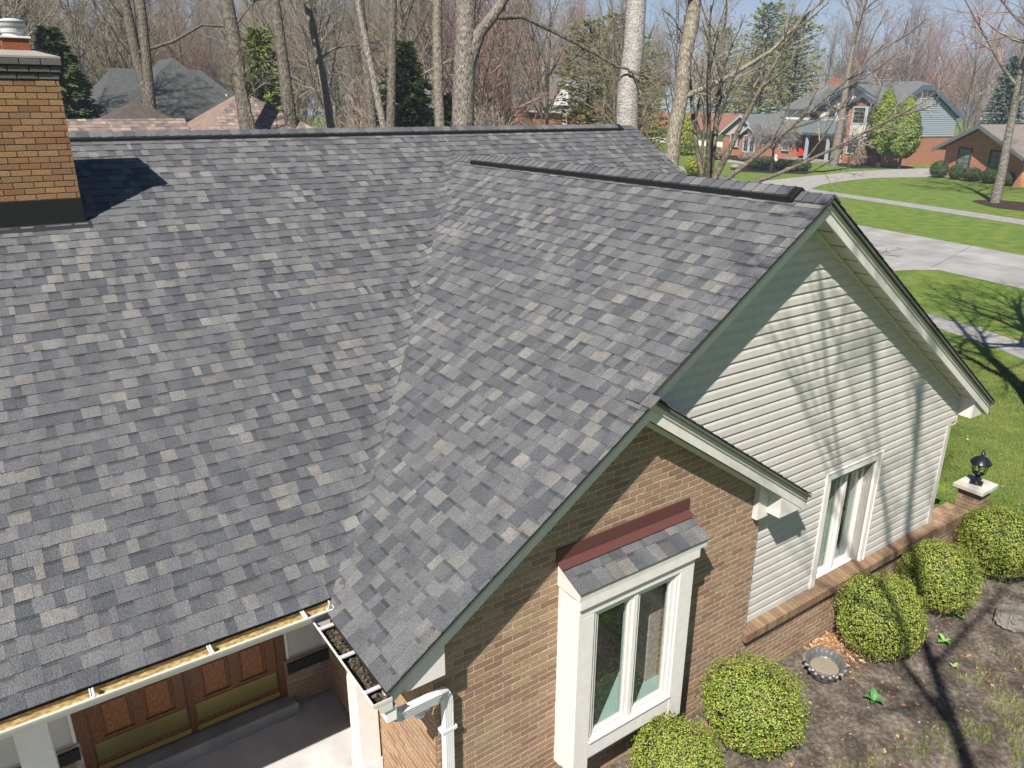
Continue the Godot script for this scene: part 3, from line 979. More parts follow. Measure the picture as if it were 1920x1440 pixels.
func build_windows() -> void:
	# the box window on the brick wall
	var bay := sub("box_window", house)
	var g := Geo.new()
	var L := -3.03
	var R := -1.555
	var Z := 0.36
	# side cheeks with a corner bead
	g.b(Vector3(L, 0.55, BRICK_Z - 0.02), Vector3(L + 0.02, 2.62, Z - 0.002), WHITE)
	put("side_board", g, M.trim, bay)
	var bead := Geo.new()
	bead.b(Vector3(L - 0.012, 0.55, BRICK_Z - 0.02), Vector3(L + 0.001, 2.62, BRICK_Z + 0.10), WHITE)
	put("side_trim", bead, M.trim, bay)
	var rs := Geo.new()
	rs.b(Vector3(R - 0.02, 0.55, BRICK_Z - 0.02), Vector3(R, 2.62, Z - 0.002), WHITE)
	put("side_board", rs, M.trim, bay)
	for s in [[L - 0.004, L + 0.185], [R - 0.19, R + 0.004]]:
		var c := Geo.new()
		c.cbox(Transform3D(), Vector3(s[0], 0.545, Z - 0.03), Vector3(s[1], 2.385, Z + 0.004), 0.004, WHITE)
		put("casing", c, M.trim, bay)
	var hd := Geo.new()
	hd.cbox(Transform3D(), Vector3(L - 0.004, 2.388, Z - 0.03), Vector3(R + 0.004, 2.50, Z + 0.006), 0.004, WHITE)
	hd.cbox(Transform3D(), Vector3(L - 0.02, 2.50, Z - 0.03), Vector3(R + 0.03, 2.63, Z + 0.04), 0.004, WHITE)
	put("head_board", hd, M.trim, bay)
	var ap := Geo.new()
	ap.cbox(Transform3D(), Vector3(L + 0.185, 0.68, Z - 0.04), Vector3(R - 0.19, 0.87, Z), 0.004, WHITE)
	ap.b(Vector3(L + 0.02, 0.66, BRICK_Z), Vector3(R - 0.02, 0.68, Z - 0.01), WHITE * 0.9)
	put("apron_board", ap, M.trim, bay)
	var fr := Geo.new()
	ring(fr, L + 0.185, 0.87, R - 0.19, 2.388, 0.035, Z - 0.09, Z - 0.012, WHITE * 1.02)
	fr.b(Vector3(-2.335, 0.905, Z - 0.09), Vector3(-2.285, 2.353, Z - 0.014), WHITE * 1.02)
	fr.b(Vector3(L + 0.185, 0.87, Z - 0.03), Vector3(R - 0.19, 0.885, Z + 0.018), WHITE)
	put("frame", fr, M.trim, bay)
	for s in [[L + 0.222, -2.337], [-2.283, R - 0.227]]:
		var sash := Geo.new()
		ring(sash, s[0], 0.907, s[1], 2.351, 0.042, Z - 0.078, Z - 0.034, WHITE)
		put("sash", sash, M.trim, bay)
		var p := Geo.new()
		p.b(Vector3(s[0] + 0.038, 0.945, Z - 0.062), Vector3(s[1] - 0.038, 2.313, Z - 0.056), Color.WHITE)
		put("pane", p, M.glass, bay)
	# inside: the seat board, the reveals
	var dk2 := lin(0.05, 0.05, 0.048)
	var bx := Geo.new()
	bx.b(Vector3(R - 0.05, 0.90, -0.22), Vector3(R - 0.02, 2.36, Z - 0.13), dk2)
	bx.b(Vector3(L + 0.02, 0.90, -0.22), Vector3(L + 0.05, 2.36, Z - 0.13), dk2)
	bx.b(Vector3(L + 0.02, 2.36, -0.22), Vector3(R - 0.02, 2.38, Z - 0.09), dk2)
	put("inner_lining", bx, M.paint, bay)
	var ins := Geo.new()
	ins.b(Vector3(L + 0.02, 0.88, -0.22), Vector3(R - 0.02, 0.90, Z - 0.09), TEAL)
	ins.b(Vector3(R - 0.235, 0.90, Z - 0.125), Vector3(R - 0.19, 2.36, Z - 0.092), TEAL)
	ins.b(Vector3(-2.36, 0.90, Z - 0.125), Vector3(-2.335, 2.36, Z - 0.092), TEAL)
	put("window_seat", ins, M.paint, bay)
	# its little shingled roof, with a red-brown flashing up the wall
	var roof := Geo.new()
	var y0 := 2.69
	var y1 := 2.835
	roof.prism(Transform3D(Basis(Vector3(0, 0, 1), Vector3.UP, Vector3(-1, 0, 0)), Vector3.ZERO), [Vector2(BRICK_Z, 2.60), Vector2(0.40, 2.60), Vector2(0.405, y0 - 0.012), Vector2(BRICK_Z, y1 - 0.012)], 1.44, 3.06, WHITE * 0.9)
	put("roof_box", roof, M.trim, bay)
	var pc := Pieces.new()
	var w := Vector3(0, y1 - y0, BRICK_Z - 0.42).normalized()
	var len := Vector2(y1 - y0, BRICK_Z - 0.42).length()
	slope(pc, Vector3(0, y0 - 0.006, 0.42), Vector3.RIGHT, w, -3.07, -1.42, len, func(p, _u, _v): return clip(clip(p, -1, 0, 3.07), 1, 0, -1.42), Vector3.ZERO, len / 2.0 + 0.001)
	finish(pc, bay, "shingle", "shingle_field", M.shingle, 60)
	var fl := Geo.new()
	var red := lin(0.10, 0.043, 0.038)
	fl.quad(Vector3(-3.085, y1 - 0.022, 0.18), Vector3(-1.40, y1 - 0.022, 0.18), Vector3(-1.40, y1 + 0.022, BRICK_Z + 0.022), Vector3(-3.085, y1 + 0.022, BRICK_Z + 0.022), red)
	fl.box(Transform3D(), Vector3(-3.085, y1 + 0.02, BRICK_Z + 0.004), Vector3(-1.40, 2.985, BRICK_Z + 0.02), red)
	put("flashing", fl, M.metal, bay)
	# the window in the siding
	var win := sub("window", house)
	var a := Vector2(1.135, 0.815)
	var b := Vector2(2.34, 2.485)
	var cs := Geo.new()
	for q in [[a.x, a.y, a.x + 0.1, b.y], [b.x - 0.1, a.y, b.x, b.y], [a.x + 0.1, b.y - 0.1, b.x - 0.1, b.y]]:
		cs.b(Vector3(q[0], q[1], -0.05), Vector3(q[2], q[3], 0.028), WHITE)
	cs.b(Vector3(a.x - 0.006, a.y, 0), Vector3(a.x + 0.014, b.y + 0.006, 0.036), WHITE)
	cs.b(Vector3(b.x - 0.014, a.y, 0), Vector3(b.x + 0.006, b.y + 0.006, 0.036), WHITE)
	cs.b(Vector3(a.x + 0.014, b.y - 0.012, 0), Vector3(b.x - 0.014, b.y + 0.006, 0.036), WHITE)
	put("casing", cs, M.trim, win)
	var wf := Geo.new()
	ring(wf, a.x + 0.1, a.y + 0.01, b.x - 0.1, b.y - 0.1, 0.04, -0.16, -0.052, WHITE)
	wf.b(Vector3(a.x + 0.1, a.y, -0.16), Vector3(b.x - 0.1, a.y + 0.03, 0.02), WHITE)
	wf.b(Vector3(1.725, a.y + 0.05, -0.16), Vector3(1.775, b.y - 0.14, -0.07), WHITE)
	put("frame", wf, M.trim, win)
	for s in [[a.x + 0.142, 1.723], [1.777, b.x - 0.142]]:
		var sash := Geo.new()
		ring(sash, s[0], a.y + 0.052, s[1], b.y - 0.142, 0.045, -0.15, -0.105, WHITE)
		put("sash", sash, M.trim, win)
		var p := Geo.new()
		p.b(Vector3(s[0] + 0.04, a.y + 0.095, -0.13), Vector3(s[1] - 0.04, b.y - 0.185, -0.124), Color.WHITE)
		put("pane", p, M.glass, win)
	var ch := Geo.new()
	ch.b(Vector3(1.2, 0.84, -0.36), Vector3(2.3, 0.86, -0.17), TEAL)
	ch.b(Vector3(2.15, 0.86, -0.215), Vector3(2.20, 2.4, -0.172), TEAL)
	ch.b(Vector3(1.67, 0.86, -0.215), Vector3(1.71, 2.4, -0.172), TEAL)
	put("inner_sill", ch, M.paint, win)
	# a slatted chair stands inside
	var sc := Geo.new()
	for i in 3:
		sc.b(Vector3(1.72, 1.35 + i * 0.2, -0.66), Vector3(2.12, 1.48 + i * 0.2, -0.63), TEAL * 0.9)
	for x in [1.70, 2.12]:
		sc.b(Vector3(x, 0.3, -0.67), Vector3(x + 0.05, 2.0, -0.62), TEAL * 0.9)
	put("inner_shelf", sc, M.paint, win)
	# the dark rooms behind both windows
	var rm := Geo.new()
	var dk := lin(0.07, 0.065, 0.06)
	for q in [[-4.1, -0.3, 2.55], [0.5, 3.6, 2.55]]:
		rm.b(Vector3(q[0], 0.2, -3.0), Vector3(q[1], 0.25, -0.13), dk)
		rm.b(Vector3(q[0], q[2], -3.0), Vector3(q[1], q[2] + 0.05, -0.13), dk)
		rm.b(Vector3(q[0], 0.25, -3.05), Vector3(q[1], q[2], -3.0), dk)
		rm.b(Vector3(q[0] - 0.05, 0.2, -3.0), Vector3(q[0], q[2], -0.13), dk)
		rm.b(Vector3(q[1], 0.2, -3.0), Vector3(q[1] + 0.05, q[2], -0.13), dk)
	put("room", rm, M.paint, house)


func build_porch() -> void:
	var Zd := -2.5
	var fl := 0.22
	var p := Geo.new()
	p.b(Vector3(-9.6, -0.3, Zd), Vector3(BRICK_XL + 0.02, fl, 2.2), lin(0.90, 0.90, 0.90))
	put("porch_floor", p, M.concrete, house)
	var w := Geo.new()
	var mc := lin(0.8, 0.74, 0.66)
	w.b(Vector3(-9.6, fl, Zd - 0.15), Vector3(-6.88, 0.86, Zd + 0.055), mc)
	w.b(Vector3(-4.86, fl, Zd - 0.15), Vector3(BRICK_XL, 0.86, Zd + 0.055), mc)
	w.b(Vector3(-9.6, 0.86, Zd - 0.15), Vector3(-6.9, 2.6, Zd), WHITE * 0.9)
	w.b(Vector3(-4.84, 0.86, Zd - 0.15), Vector3(BRICK_XL, 2.6, Zd), WHITE * 0.9)
	w.b(Vector3(-6.9, 2.42, Zd - 0.15), Vector3(-4.84, 2.6, Zd), WHITE * 0.9)
	put("porch_wall", w, M.mortar, house)
	# siding panels beside the doors, each board of its own, over a dark sill
	for s in [[-4.83, BRICK_XL - 0.005], [-9.5, -6.9]]:
		var y := 0.86
		while y < 2.4:
			var g := Geo.new()
			var q0 := Vector3(s[0] + 0.03, y, Zd + 0.022)
			var q1 := Vector3(s[1] - 0.03, y, Zd + 0.022)
			var q2 := Vector3(s[1] - 0.03, y + 0.118, Zd + 0.006)
			var q3 := Vector3(s[0] + 0.03, y + 0.118, Zd + 0.006)
			g.quad(q0, q1, q2, q3, lin(0.55, 0.53, 0.49))
			g.quad(q0 - Vector3(0, 0, 0.02), q1 - Vector3(0, 0, 0.02), q1, q0, lin(0.4, 0.38, 0.35))
			put("porch_siding_plank", g, M.siding, house)
			y += 0.12
		var t := Geo.new()
		t.b(Vector3(s[0], 0.83, Zd), Vector3(s[0] + 0.03, 2.42, Zd + 0.035), WHITE)
		t.b(Vector3(s[1] - 0.03, 0.83, Zd), Vector3(s[1], 2.42, Zd + 0.035), WHITE)
		t.b(Vector3(s[0], 0.83, Zd), Vector3(s[1], 0.862, Zd + 0.04), WHITE)
		put("porch_siding_trim", t, M.trim, house)
		var sl := Geo.new()
		sl.b(Vector3(s[0] - 0.01, 0.70, Zd), Vector3(s[1] + 0.004, 0.828, Zd + 0.09), lin(0.05, 0.05, 0.05))
		put("stone_sill", sl, M.dirt, house)
	# double door
	var door := sub("double_door", house)
	var wood := lin(0.36, 0.15, 0.055)
	var f := Geo.new()
	f.b(Vector3(-6.9, 0.38, Zd - 0.1), Vector3(-6.785, 2.42, Zd + 0.04), wood * 0.7)
	f.b(Vector3(-4.935, 0.38, Zd - 0.1), Vector3(-4.84, 2.42, Zd + 0.04), wood * 0.7)
	f.b(Vector3(-5.885, 0.40, Zd - 0.04), Vector3(-5.835, 2.42, Zd + 0.035), wood * 0.6)
	put("door_frame", f, M.wood, door)
	for d in [[-6.785, -5.885], [-5.835, -4.935]]:
		var leaf := Geo.new()
		leaf.b(Vector3(d[0], 0.42, Zd - 0.06), Vector3(d[1], 2.42, Zd - 0.012), wood)
		var mid: float = (d[0] + d[1]) * 0.5
		for x in [d[0], mid - 0.05, d[1] - 0.11]:
			leaf.b(Vector3(x, 0.42, Zd - 0.02), Vector3(x + (0.1 if x == mid - 0.05 else 0.11), 2.42, Zd + 0.008), wood * 0.85)
		for y in [0.42, 1.2, 2.3]:
			leaf.b(Vector3(d[0] + 0.11, y, Zd - 0.02), Vector3(d[1] - 0.11, y + (0.36 if y < 0.5 else 0.12), Zd + 0.006), wood * 0.85)
		put("door", leaf, M.wood, door)
		for x in [d[0] + 0.13, mid + 0.07]:
			for y in [[0.80, 1.18], [1.34, 2.28]]:
				var pn := Geo.new()
				pn.cbox(Transform3D(), Vector3(x, y[0], Zd - 0.02), Vector3(x + 0.25, y[1], Zd + 0.004), 0.02, wood * 1.25)
				put("door_panel", pn, M.wood, door)
		var k := Geo.new()
		k.cbox(Transform3D(), Vector3(d[0] + 0.02, 0.53, Zd), Vector3(d[1] - 0.02, 0.745, Zd + 0.016), 0.003, lin(0.21, 0.18, 0.065))
		put("kick_plate", k, M.brass, door)
		var sw := Geo.new()
		sw.b(Vector3(d[0] + 0.01, 0.415, Zd), Vector3(d[1] - 0.01, 0.475, Zd + 0.03), lin(0.40, 0.30, 0.09))
		put("door_sweep", sw, M.brass, door)
	var th := Geo.new()
	th.cbox(Transform3D(Basis(Vector3.RIGHT, Vector3(0, 0, -1), Vector3.UP), Vector3.ZERO), Vector3(-6.92, -Zd - 0.20, fl), Vector3(-4.80, -Zd + 0.1, 0.375), 0.01, lin(0.5, 0.5, 0.5))
	put("doorstep", th, M.concrete, house)
	# posts that carry the porch beam
	for q in [[-4.60, BRICK_XL - 0.02, -1.27, -1.06], [-7.25, -7.03, -1.27, -1.06]]:
		var po := sub("porch_post", house)
		var g := Geo.new()
		g.cbox(Transform3D(), Vector3(q[0], fl, q[2]), Vector3(q[1], 2.45, q[3]), 0.006, WHITE)
		put("shaft", g, M.trim, po)
		var ba := Geo.new()
		ba.cbox(Transform3D(), Vector3(q[0] - 0.012, fl, q[2] - 0.012), Vector3(q[1] + 0.012, fl + 0.17, q[3] + 0.012), 0.006, WHITE * 0.97)
		put("post_base", ba, M.trim, po)
	var be := Geo.new()
	be.b(Vector3(MAIN_XL + 0.4, 2.43, -1.28), Vector3(BRICK_XL - 0.02, 2.62, -1.05), WHITE * 0.9)
	be.b(Vector3(MAIN_XL + 0.4, 2.46, Zd), Vector3(-4.62, 2.49, -0.9), WHITE * 0.9)
	put("porch_ceiling", be, M.trim, house)


func gutter(called: String, f: Transform3D, length: float, inside: Color, cap0: bool, cap1: bool) -> Node3D:
	# f: x along, y up, z out from the eave
	var gut := sub(called, house)
	var col := lin(0.56, 0.54, 0.49)
	var prof := [Vector2(0.0, 0.0), Vector2(0.0, -0.10), Vector2(0.085, -0.105), Vector2(0.098, -0.095), Vector2(0.106, -0.065), Vector2(0.124, -0.035), Vector2(0.153, -0.018), Vector2(0.158, -0.002), Vector2(0.142, 0.0), Vector2(0.14, -0.008)]
	var g := Geo.new()
	for i in range(1, prof.size() - 1):
		var a: Vector2 = prof[i]
		var b: Vector2 = prof[i + 1]
		g.quad(f * Vector3(0, a.y, a.x), f * Vector3(length, a.y, a.x), f * Vector3(length, b.y, b.x), f * Vector3(0, b.y, b.x), col)
	for e in [[0.0, cap0], [length, cap1]]:
		if e[1]:
			var pts := []
			for i in range(0, 8):
				pts.append(f * Vector3(e[0], prof[i].y, prof[i].x))
			g.poly(pts, col)
			g.box(f, Vector3(e[0] - 0.004, -0.02, 0.0), Vector3(e[0] + 0.004, 0.012, 0.155), col)
	put("trough", g, M.metal, gut)
	var s := Geo.new()
	var inn := [Vector2(0.003, -0.002), Vector2(0.003, -0.094), Vector2(0.084, -0.098), Vector2(0.094, -0.092), Vector2(0.102, -0.063), Vector2(0.120, -0.033), Vector2(0.143, -0.016)]
	for i in inn.size() - 1:
		var a: Vector2 = inn[i]
		var b: Vector2 = inn[i + 1]
		s.quad(f * Vector3(0.002, b.y, b.x), f * Vector3(length - 0.002, b.y, b.x), f * Vector3(length - 0.002, a.y, a.x), f * Vector3(0.002, a.y, a.x), inside)
	put("trough_lining", s, M.gutter_inside, gut)
	return gut


func hanger(parent: Node3D, f: Transform3D, x: float) -> void:
	var g := Geo.new()
	var col := lin(0.56, 0.56, 0.55)
	g.box(f, Vector3(x - 0.016, -0.012, 0.0), Vector3(x + 0.016, -0.006, 0.148), col)
	for s in [-0.014, 0.008]:
		g.box(f, Vector3(x + s, -0.006, 0.0), Vector3(x + s + 0.007, 0.002, 0.148), col)
	g.box(f, Vector3(x - 0.012, -0.02, 0.135), Vector3(x + 0.012, 0.006, 0.152), col)
	put("hanger", g, M.metal, parent)


func build_gutters() -> void:
	var fb := Geo.new()
	fb.b(Vector3(MAIN_XL, EAVE_Y - 0.21, EAVE_Z - 0.045), Vector3(-4.86, EAVE_Y - 0.015, EAVE_Z - 0.02), WHITE * 0.95)
	fb.b(Vector3(WING_L + 0.02, wing_left(WING_L) - 0.2, EAVE_Z), Vector3(WING_L + 0.045, wing_left(WING_L) - 0.012, SMALL_Z - 0.05), WHITE * 0.95)
	put("fascia_board", fb, M.trim, house)
	var f := Transform3D(Basis(), Vector3(MAIN_XL, EAVE_Y - 0.03, EAVE_Z - 0.018))
	var n := gutter("gutter", f, -4.86 - MAIN_XL, lin(0.76, 0.63, 0.36), false, true)
	for x in [-8.3, -7.5, -6.71, -5.87, -5.10]:
		hanger(n, f, x - MAIN_XL)
	# the short gutter along the wing's eave, full of leaf dirt
	var f2 := Transform3D(Basis(Vector3(0, 0, 1), Vector3.UP, Vector3(-1, 0, 0)), Vector3(WING_L + 0.018, wing_left(WING_L) - 0.028, -0.76))
	var n2 := gutter("wing_gutter", f2, 0.76 + 0.43, lin(0.06, 0.05, 0.04), true, true)
	for x in [0.12, 0.55, 1.02]:
		hanger(n2, f2, x)
	var d := Geo.new()
	var r2 := RandomNumberGenerator.new()
	r2.seed = 5
	for i in 260:
		var x := r2.randf_range(0.08, 1.15)
		var z := r2.randf_range(0.01, 0.075)
		var sz := r2.randf_range(0.006, 0.02)
		var c := lin(0.15, 0.12, 0.085) * r2.randf_range(0.3, 1.3)
		c.a = 1
		var bs := Basis.from_euler(Vector3(r2.randf() * 3, r2.randf() * 3, r2.randf() * 3))
		d.box(f2 * Transform3D(bs, Vector3(x, -0.075 + r2.randf() * 0.035 - z * 0.25, z)), Vector3(-sz, -sz * 0.4, -sz * 0.6), Vector3(sz, sz * 0.4, sz * 0.6), c)
	d.box(f2, Vector3(0.02, -0.12, 0.004), Vector3(1.17, -0.075, 0.075), lin(0.05, 0.04, 0.03))
	var dd := put("leaf_dirt", d, M.dirt, n2)
	dd.set_meta("kind", "stuff")
	# downspout: out of the gutter's end, back to the wall, down the brick
	var ds := sub("downspout", house)
	var col := lin(0.72, 0.72, 0.70)
	var spout := func(path: Array, g: Geo) -> void:
		for i in path.size() - 1:
			var a: Vector3 = path[i]
			var b: Vector3 = path[i + 1]
			var t := (b - a).normalized()
			var side := t.cross(Vector3(0, 0, 1)).normalized()
			var out := side.cross(t).normalized()
			var fr := Transform3D(Basis(side, t, out), a)
			var l := a.distance_to(b)
			g.box(fr, Vector3(-0.045, 0, -0.03), Vector3(0.045, l, 0.03), col)
			for k in 5:
				g.box(fr, Vector3(-0.04 + k * 0.018, 0, 0.03), Vector3(-0.031 + k * 0.018, l, 0.036), col)
	var el := Geo.new()
	var pts := [Vector3(-4.88, 2.33, 0.36), Vector3(-4.80, 2.25, 0.33), Vector3(-4.40, 2.13, 0.21), Vector3(-4.30, 2.08, 0.16), Vector3(-4.268, 2.02, 0.14), Vector3(-4.262, 1.94, 0.135)]
	spout.call(pts, el)
	el.b(Vector3(-4.93, 2.30, 0.30), Vector3(-4.85, 2.44, 0.41), col)
	put("elbow", el, M.metal, ds)
	var pipe := Geo.new()
	spout.call([Vector3(-4.262, 1.95, 0.135), Vector3(-4.268, 0.0, 0.135)], pipe)
	put("pipe", pipe, M.metal, ds)
	var sp := Geo.new()
	sp.b(Vector3(-4.34, 1.66, 0.085), Vector3(-4.19, 1.69, 0.176), col)
	put("strap", sp, M.metal, ds)
	# a small white floodlight by the corner
	var li := sub("flood_light", house)
	var lb := Geo.new()
	lb.lathe(Vector3(-4.47, 1.86, 0.02), [[0.0, -0.05], [0.05, -0.03], [0.055, 0.0], [0.03, 0.05], [0.0, 0.06]], 10, lin(0.75, 0.75, 0.74))
	lb.b(Vector3(-4.46, 1.84, 0.0), Vector3(BRICK_XL, 1.88, 0.03), lin(0.75, 0.75, 0.74))
	put("lamp_head", lb, M.trim, li)


func build_chimney() -> void:
	var ch := sub("chimney", house)
	var XR := -5.66
	var XL := -7.7
	var ZF := -5.774
	var ZB := -6.36
	var top := 6.906
	var mc := lin(0.10, 0.085, 0.07)
	var core := Geo.new()
	core.b(Vector3(XL, 4.9, ZB), Vector3(XR, top, ZF), mc)
	put("mortar_bed", core, M.mortar, ch)
	var pc := Pieces.new()
	var tint := Color(0.80, 0.68, 0.52)
	var fr := Transform3D(Basis(), Vector3(0, 0, ZF))
	var base := 5.62
	brick_face(pc, fr, base, top - 0.01, func(_y): return [[XL, XR + 0.006]], tint)
	var fs := Transform3D(Basis(Vector3(0, 0, -1), Vector3.UP, Vector3(1, 0, 0)), Vector3(XR, 0, 0))
	brick_face(pc, fs, base, top - 0.01, func(_y): return [[-ZF, -ZB]], tint)
	finish(pc, ch, "chimney_brick", "brick_field", M.brick, 300)
	# three corbelled courses, weathered grey
	for k in 3:
		var out := 0.012 + 0.022 * k
		var y := top + k * 0.0725
		var gm := Geo.new()
		gm.b(Vector3(XL, y, ZB - out), Vector3(XR + out - 0.008, y + 0.0725, ZF + out - 0.008), lin(0.10, 0.10, 0.095))
		put("mortar_bed", gm, M.mortar, ch)
		var x := XR + out - (0.1 if k % 2 else 0.0)
		while x > XL:
			var g := Geo.new()
			var c := shade(lin(0.24, 0.235, 0.22), 0.2)
			g.cbox(Transform3D(), Vector3(maxf(XL, x - 0.194), y + 0.005, ZF), Vector3(x, y + 0.064, ZF + out + rng.randf() * 0.004), 0.004, c)
			put("cap_brick", g, M.brick, ch)
			x -= 0.2032
		if k % 2:
			var g := Geo.new()
			g.cbox(Transform3D(), Vector3(XR + out - 0.094, y + 0.005, ZF), Vector3(XR + out, y + 0.064, ZF + out), 0.004, lin(0.25, 0.24, 0.22))
			put("cap_brick", g, M.brick, ch)
	var y2 := top + 0.2175
	var cw := Geo.new()
	var oo := 0.056
	var lo := [Vector3(XL, y2, ZF + oo), Vector3(XR + oo, y2, ZF + oo), Vector3(XR + oo, y2, ZB - oo), Vector3(XL, y2, ZB - oo)]
	var md := []
	var hi := [Vector3(XL, y2 + 0.085, ZF - 0.16), Vector3(XR - 0.16, y2 + 0.085, ZF - 0.16), Vector3(XR - 0.16, y2 + 0.085, ZB + 0.16), Vector3(XL, y2 + 0.085, ZB + 0.16)]
	for q in lo:
		md.append(q + Vector3(0, 0.022, 0))
	for i in 4:
		var j := (i + 1) % 4
		cw.quad(lo[i], lo[j], md[j], md[i], lin(0.50, 0.48, 0.44))
		cw.quad(md[i], md[j], hi[j], hi[i], lin(0.50, 0.48, 0.44))
	cw.poly(hi, lin(0.50, 0.48, 0.44))
	put("crown", cw, M.concrete, ch)
	# clay flue with a metal cap
	var c := Vector3(-5.985, y2 + 0.06, -6.06)
	var fl := Geo.new()
	fl.cbox(Transform3D(Basis(Vector3.RIGHT, Vector3(0, 0, -1), Vector3.UP), c), Vector3(-0.13, -0.13, 0), Vector3(0.13, 0.13, 0.145), 0.01, lin(0.52, 0.17, 0.07))
	put("flue_tile", fl, M.brick, ch)
	var cap := sub("flue_cap", ch)
	var al := lin(0.55, 0.56, 0.56)
	var pl := Geo.new()
	pl.cbox(Transform3D(Basis(Vector3.RIGHT, Vector3(0, 0, -1), Vector3.UP), c), Vector3(-0.15, -0.15, 0.145), Vector3(0.15, 0.15, 0.165), 0.006, al)
	pl.lathe(c, [[0.105, 0.165], [0.1, 0.20], [0.115, 0.205], [0.12, 0.24], [0.10, 0.245], [0.10, 0.265], [0.125, 0.268], [0.135, 0.292], [0.115, 0.296], [0.112, 0.31], [0.14, 0.312], [0.14, 0.325], [0.06, 0.345], [0.0, 0.35]], 24, al)
	put("flue_cap", pl, M.metal, ch)
	# black flashing at the foot: an upright apron and a flange on the shingles
	var f := Geo.new()
	var bk := lin(0.012, 0.012, 0.013)
	var yb := main_y(ZF)
	f.b(Vector3(XL, yb - 0.25, ZF), Vector3(XR + 0.012, base - 0.004, ZF + 0.012), bk)
	for i in 8:
		var z0 := ZF - i * 0.085
		f.b(Vector3(XR, main_y(z0) - 0.1, z0 - 0.085), Vector3(XR + 0.012, maxf(base - 0.004, main_y(z0) + 0.12), z0 - 0.001), bk)
	f.quad(Vector3(XL, main_y(ZF + 0.11) + 0.016, ZF + 0.11), Vector3(XR + 0.07, main_y(ZF + 0.11) + 0.016, ZF + 0.11), Vector3(XR + 0.07, yb + 0.018, ZF), Vector3(XL, yb + 0.018, ZF), lin(0.03, 0.03, 0.032))
	f.quad(Vector3(XL, main_y(ZF + 0.11) + 0.004, ZF + 0.112), Vector3(XR + 0.07, main_y(ZF + 0.11) + 0.004, ZF + 0.112), Vector3(XR + 0.07, main_y(ZF + 0.11) + 0.016, ZF + 0.11), Vector3(XL, main_y(ZF + 0.11) + 0.016, ZF + 0.11), bk)
	put("flashing", f, M.metal, ch)


# ------------------------------------------------------------------ plants
func grow(wood: Geo, twig: Geo, p: Vector3, d: Vector3, length: float, r: float, lev: int, s: Dictionary, rr: RandomNumberGenerator) -> void:
	var segs: int = s.segs[lev]
	var path := PackedVector3Array([p])
	var radii := PackedFloat32Array([r])
	var tip: float = s.tip[lev]
	var dirs := [d]
	for i in segs:
		d = (d + Vector3(rr.randf_range(-1, 1), rr.randf_range(-0.7, 0.7), rr.randf_range(-1, 1)) * float(s.wander[lev]) + Vector3.UP * float(s.up[lev])).normalized()
		p += d * length / segs
		path.append(p)
		dirs.append(d)
		radii.append(maxf(lerpf(r, tip, pow((i + 1.0) / segs, 0.8)), tip * 0.6))
	var g := wood if lev < 2 else twig
	var col: Color = s.bark if lev < 2 else (s.twig as Color) * rr.randf_range(0.7, 1.25)
	col.a = 1.0
	g.tube(path, radii, s.sides[lev], col, s.twig if lev == 1 else Color(-1, 0, 0))
	if lev + 1 >= s.segs.size():
		return
	var n: int = s.kids[lev]
	var spin := rr.randf() * TAU
	for k in n:
		var t: float = lerpf(s.start[lev], 0.99, (k + rr.randf() * 0.9) / n)
		var i := mini(int(t * segs), segs - 1)
		var f := t * segs - i
		var at := path[i].lerp(path[i + 1], f)
		var ra := lerpf(radii[i], radii[i + 1], f)
		spin += 2.4 + rr.randf_range(-0.5, 0.5)
		var base: Vector3 = dirs[i + 1]
		var side := base.cross(Vector3(0.3, 0.2, 0.93)).normalized().rotated(base, spin)
		var an: float = s.angle[lev] * rr.randf_range(0.7, 1.25)
		var cd := (base * cos(an) + side * sin(an)).normalized()
		var cl: float = length * float(s.ratio[lev]) * (1.15 - 0.75 * t) * rr.randf_range(0.7, 1.2)
		grow(wood, twig, at, cd, cl, minf(ra * 0.72, cl * 0.03 + 0.004), lev + 1, s, rr)


func spec(bark: Color, twig: Color, kids: Array, start: float, angle: float, ratio: float) -> Dictionary:
	return {"bark": bark, "twig": twig, "segs": [9, 6, 4, 3, 2], "sides": [8, 5, 4, 3, 3], "wander": [0.05, 0.13, 0.16, 0.2, 0.25], "up": [0.02, 0.05, 0.05, 0.04, 0.03],
		"tip": [0.03, 0.014, 0.009, 0.006, 0.0045], "kids": kids, "start": [start, 0.22, 0.15, 0.1], "angle": [angle, 0.75, 0.75, 0.7], "ratio": [ratio, 0.55, 0.55, 0.6]}


func tree_meshes(seed_no: int, height: float, r: float, s: Dictionary, lean := Vector3.ZERO) -> Array:
	var rr := RandomNumberGenerator.new()
	rr.seed = seed_no
	var w := Geo.new()
	var t := Geo.new()
	grow(w, t, Vector3(0, -0.2, 0), (Vector3.UP + lean).normalized(), height, r, 0, s, rr)
	return [w.mesh(M.bark), t.mesh(M.twig)]


func tree_of(m: Array, called: String, label: String, at: Vector3, turn: float, size: float, group := "") -> Node3D:
	var o := thing(called, label, "tree", at, turn, group)
	o.scale = Vector3.ONE * size
	place("trunk", m[0], o)
	place("crown", m[1], o)
	return o


func leafy(g: Geo, p: Vector3, out: Vector3, size: float, col: Color, rr: RandomNumberGenerator) -> void:
	var a := (out + Vector3(rr.randf_range(-1, 1), rr.randf_range(-1, 1), rr.randf_range(-1, 1)) * 0.9).normalized()
	var b := a.cross(Vector3(rr.randf_range(-1, 1), rr.randf_range(-1, 1), rr.randf_range(-1, 1))).normalized()
	var c := a.cross(b)
	g.quad(p - b * size, p + c * size * 0.45, p + b * size, p - c * size * 0.45, col)


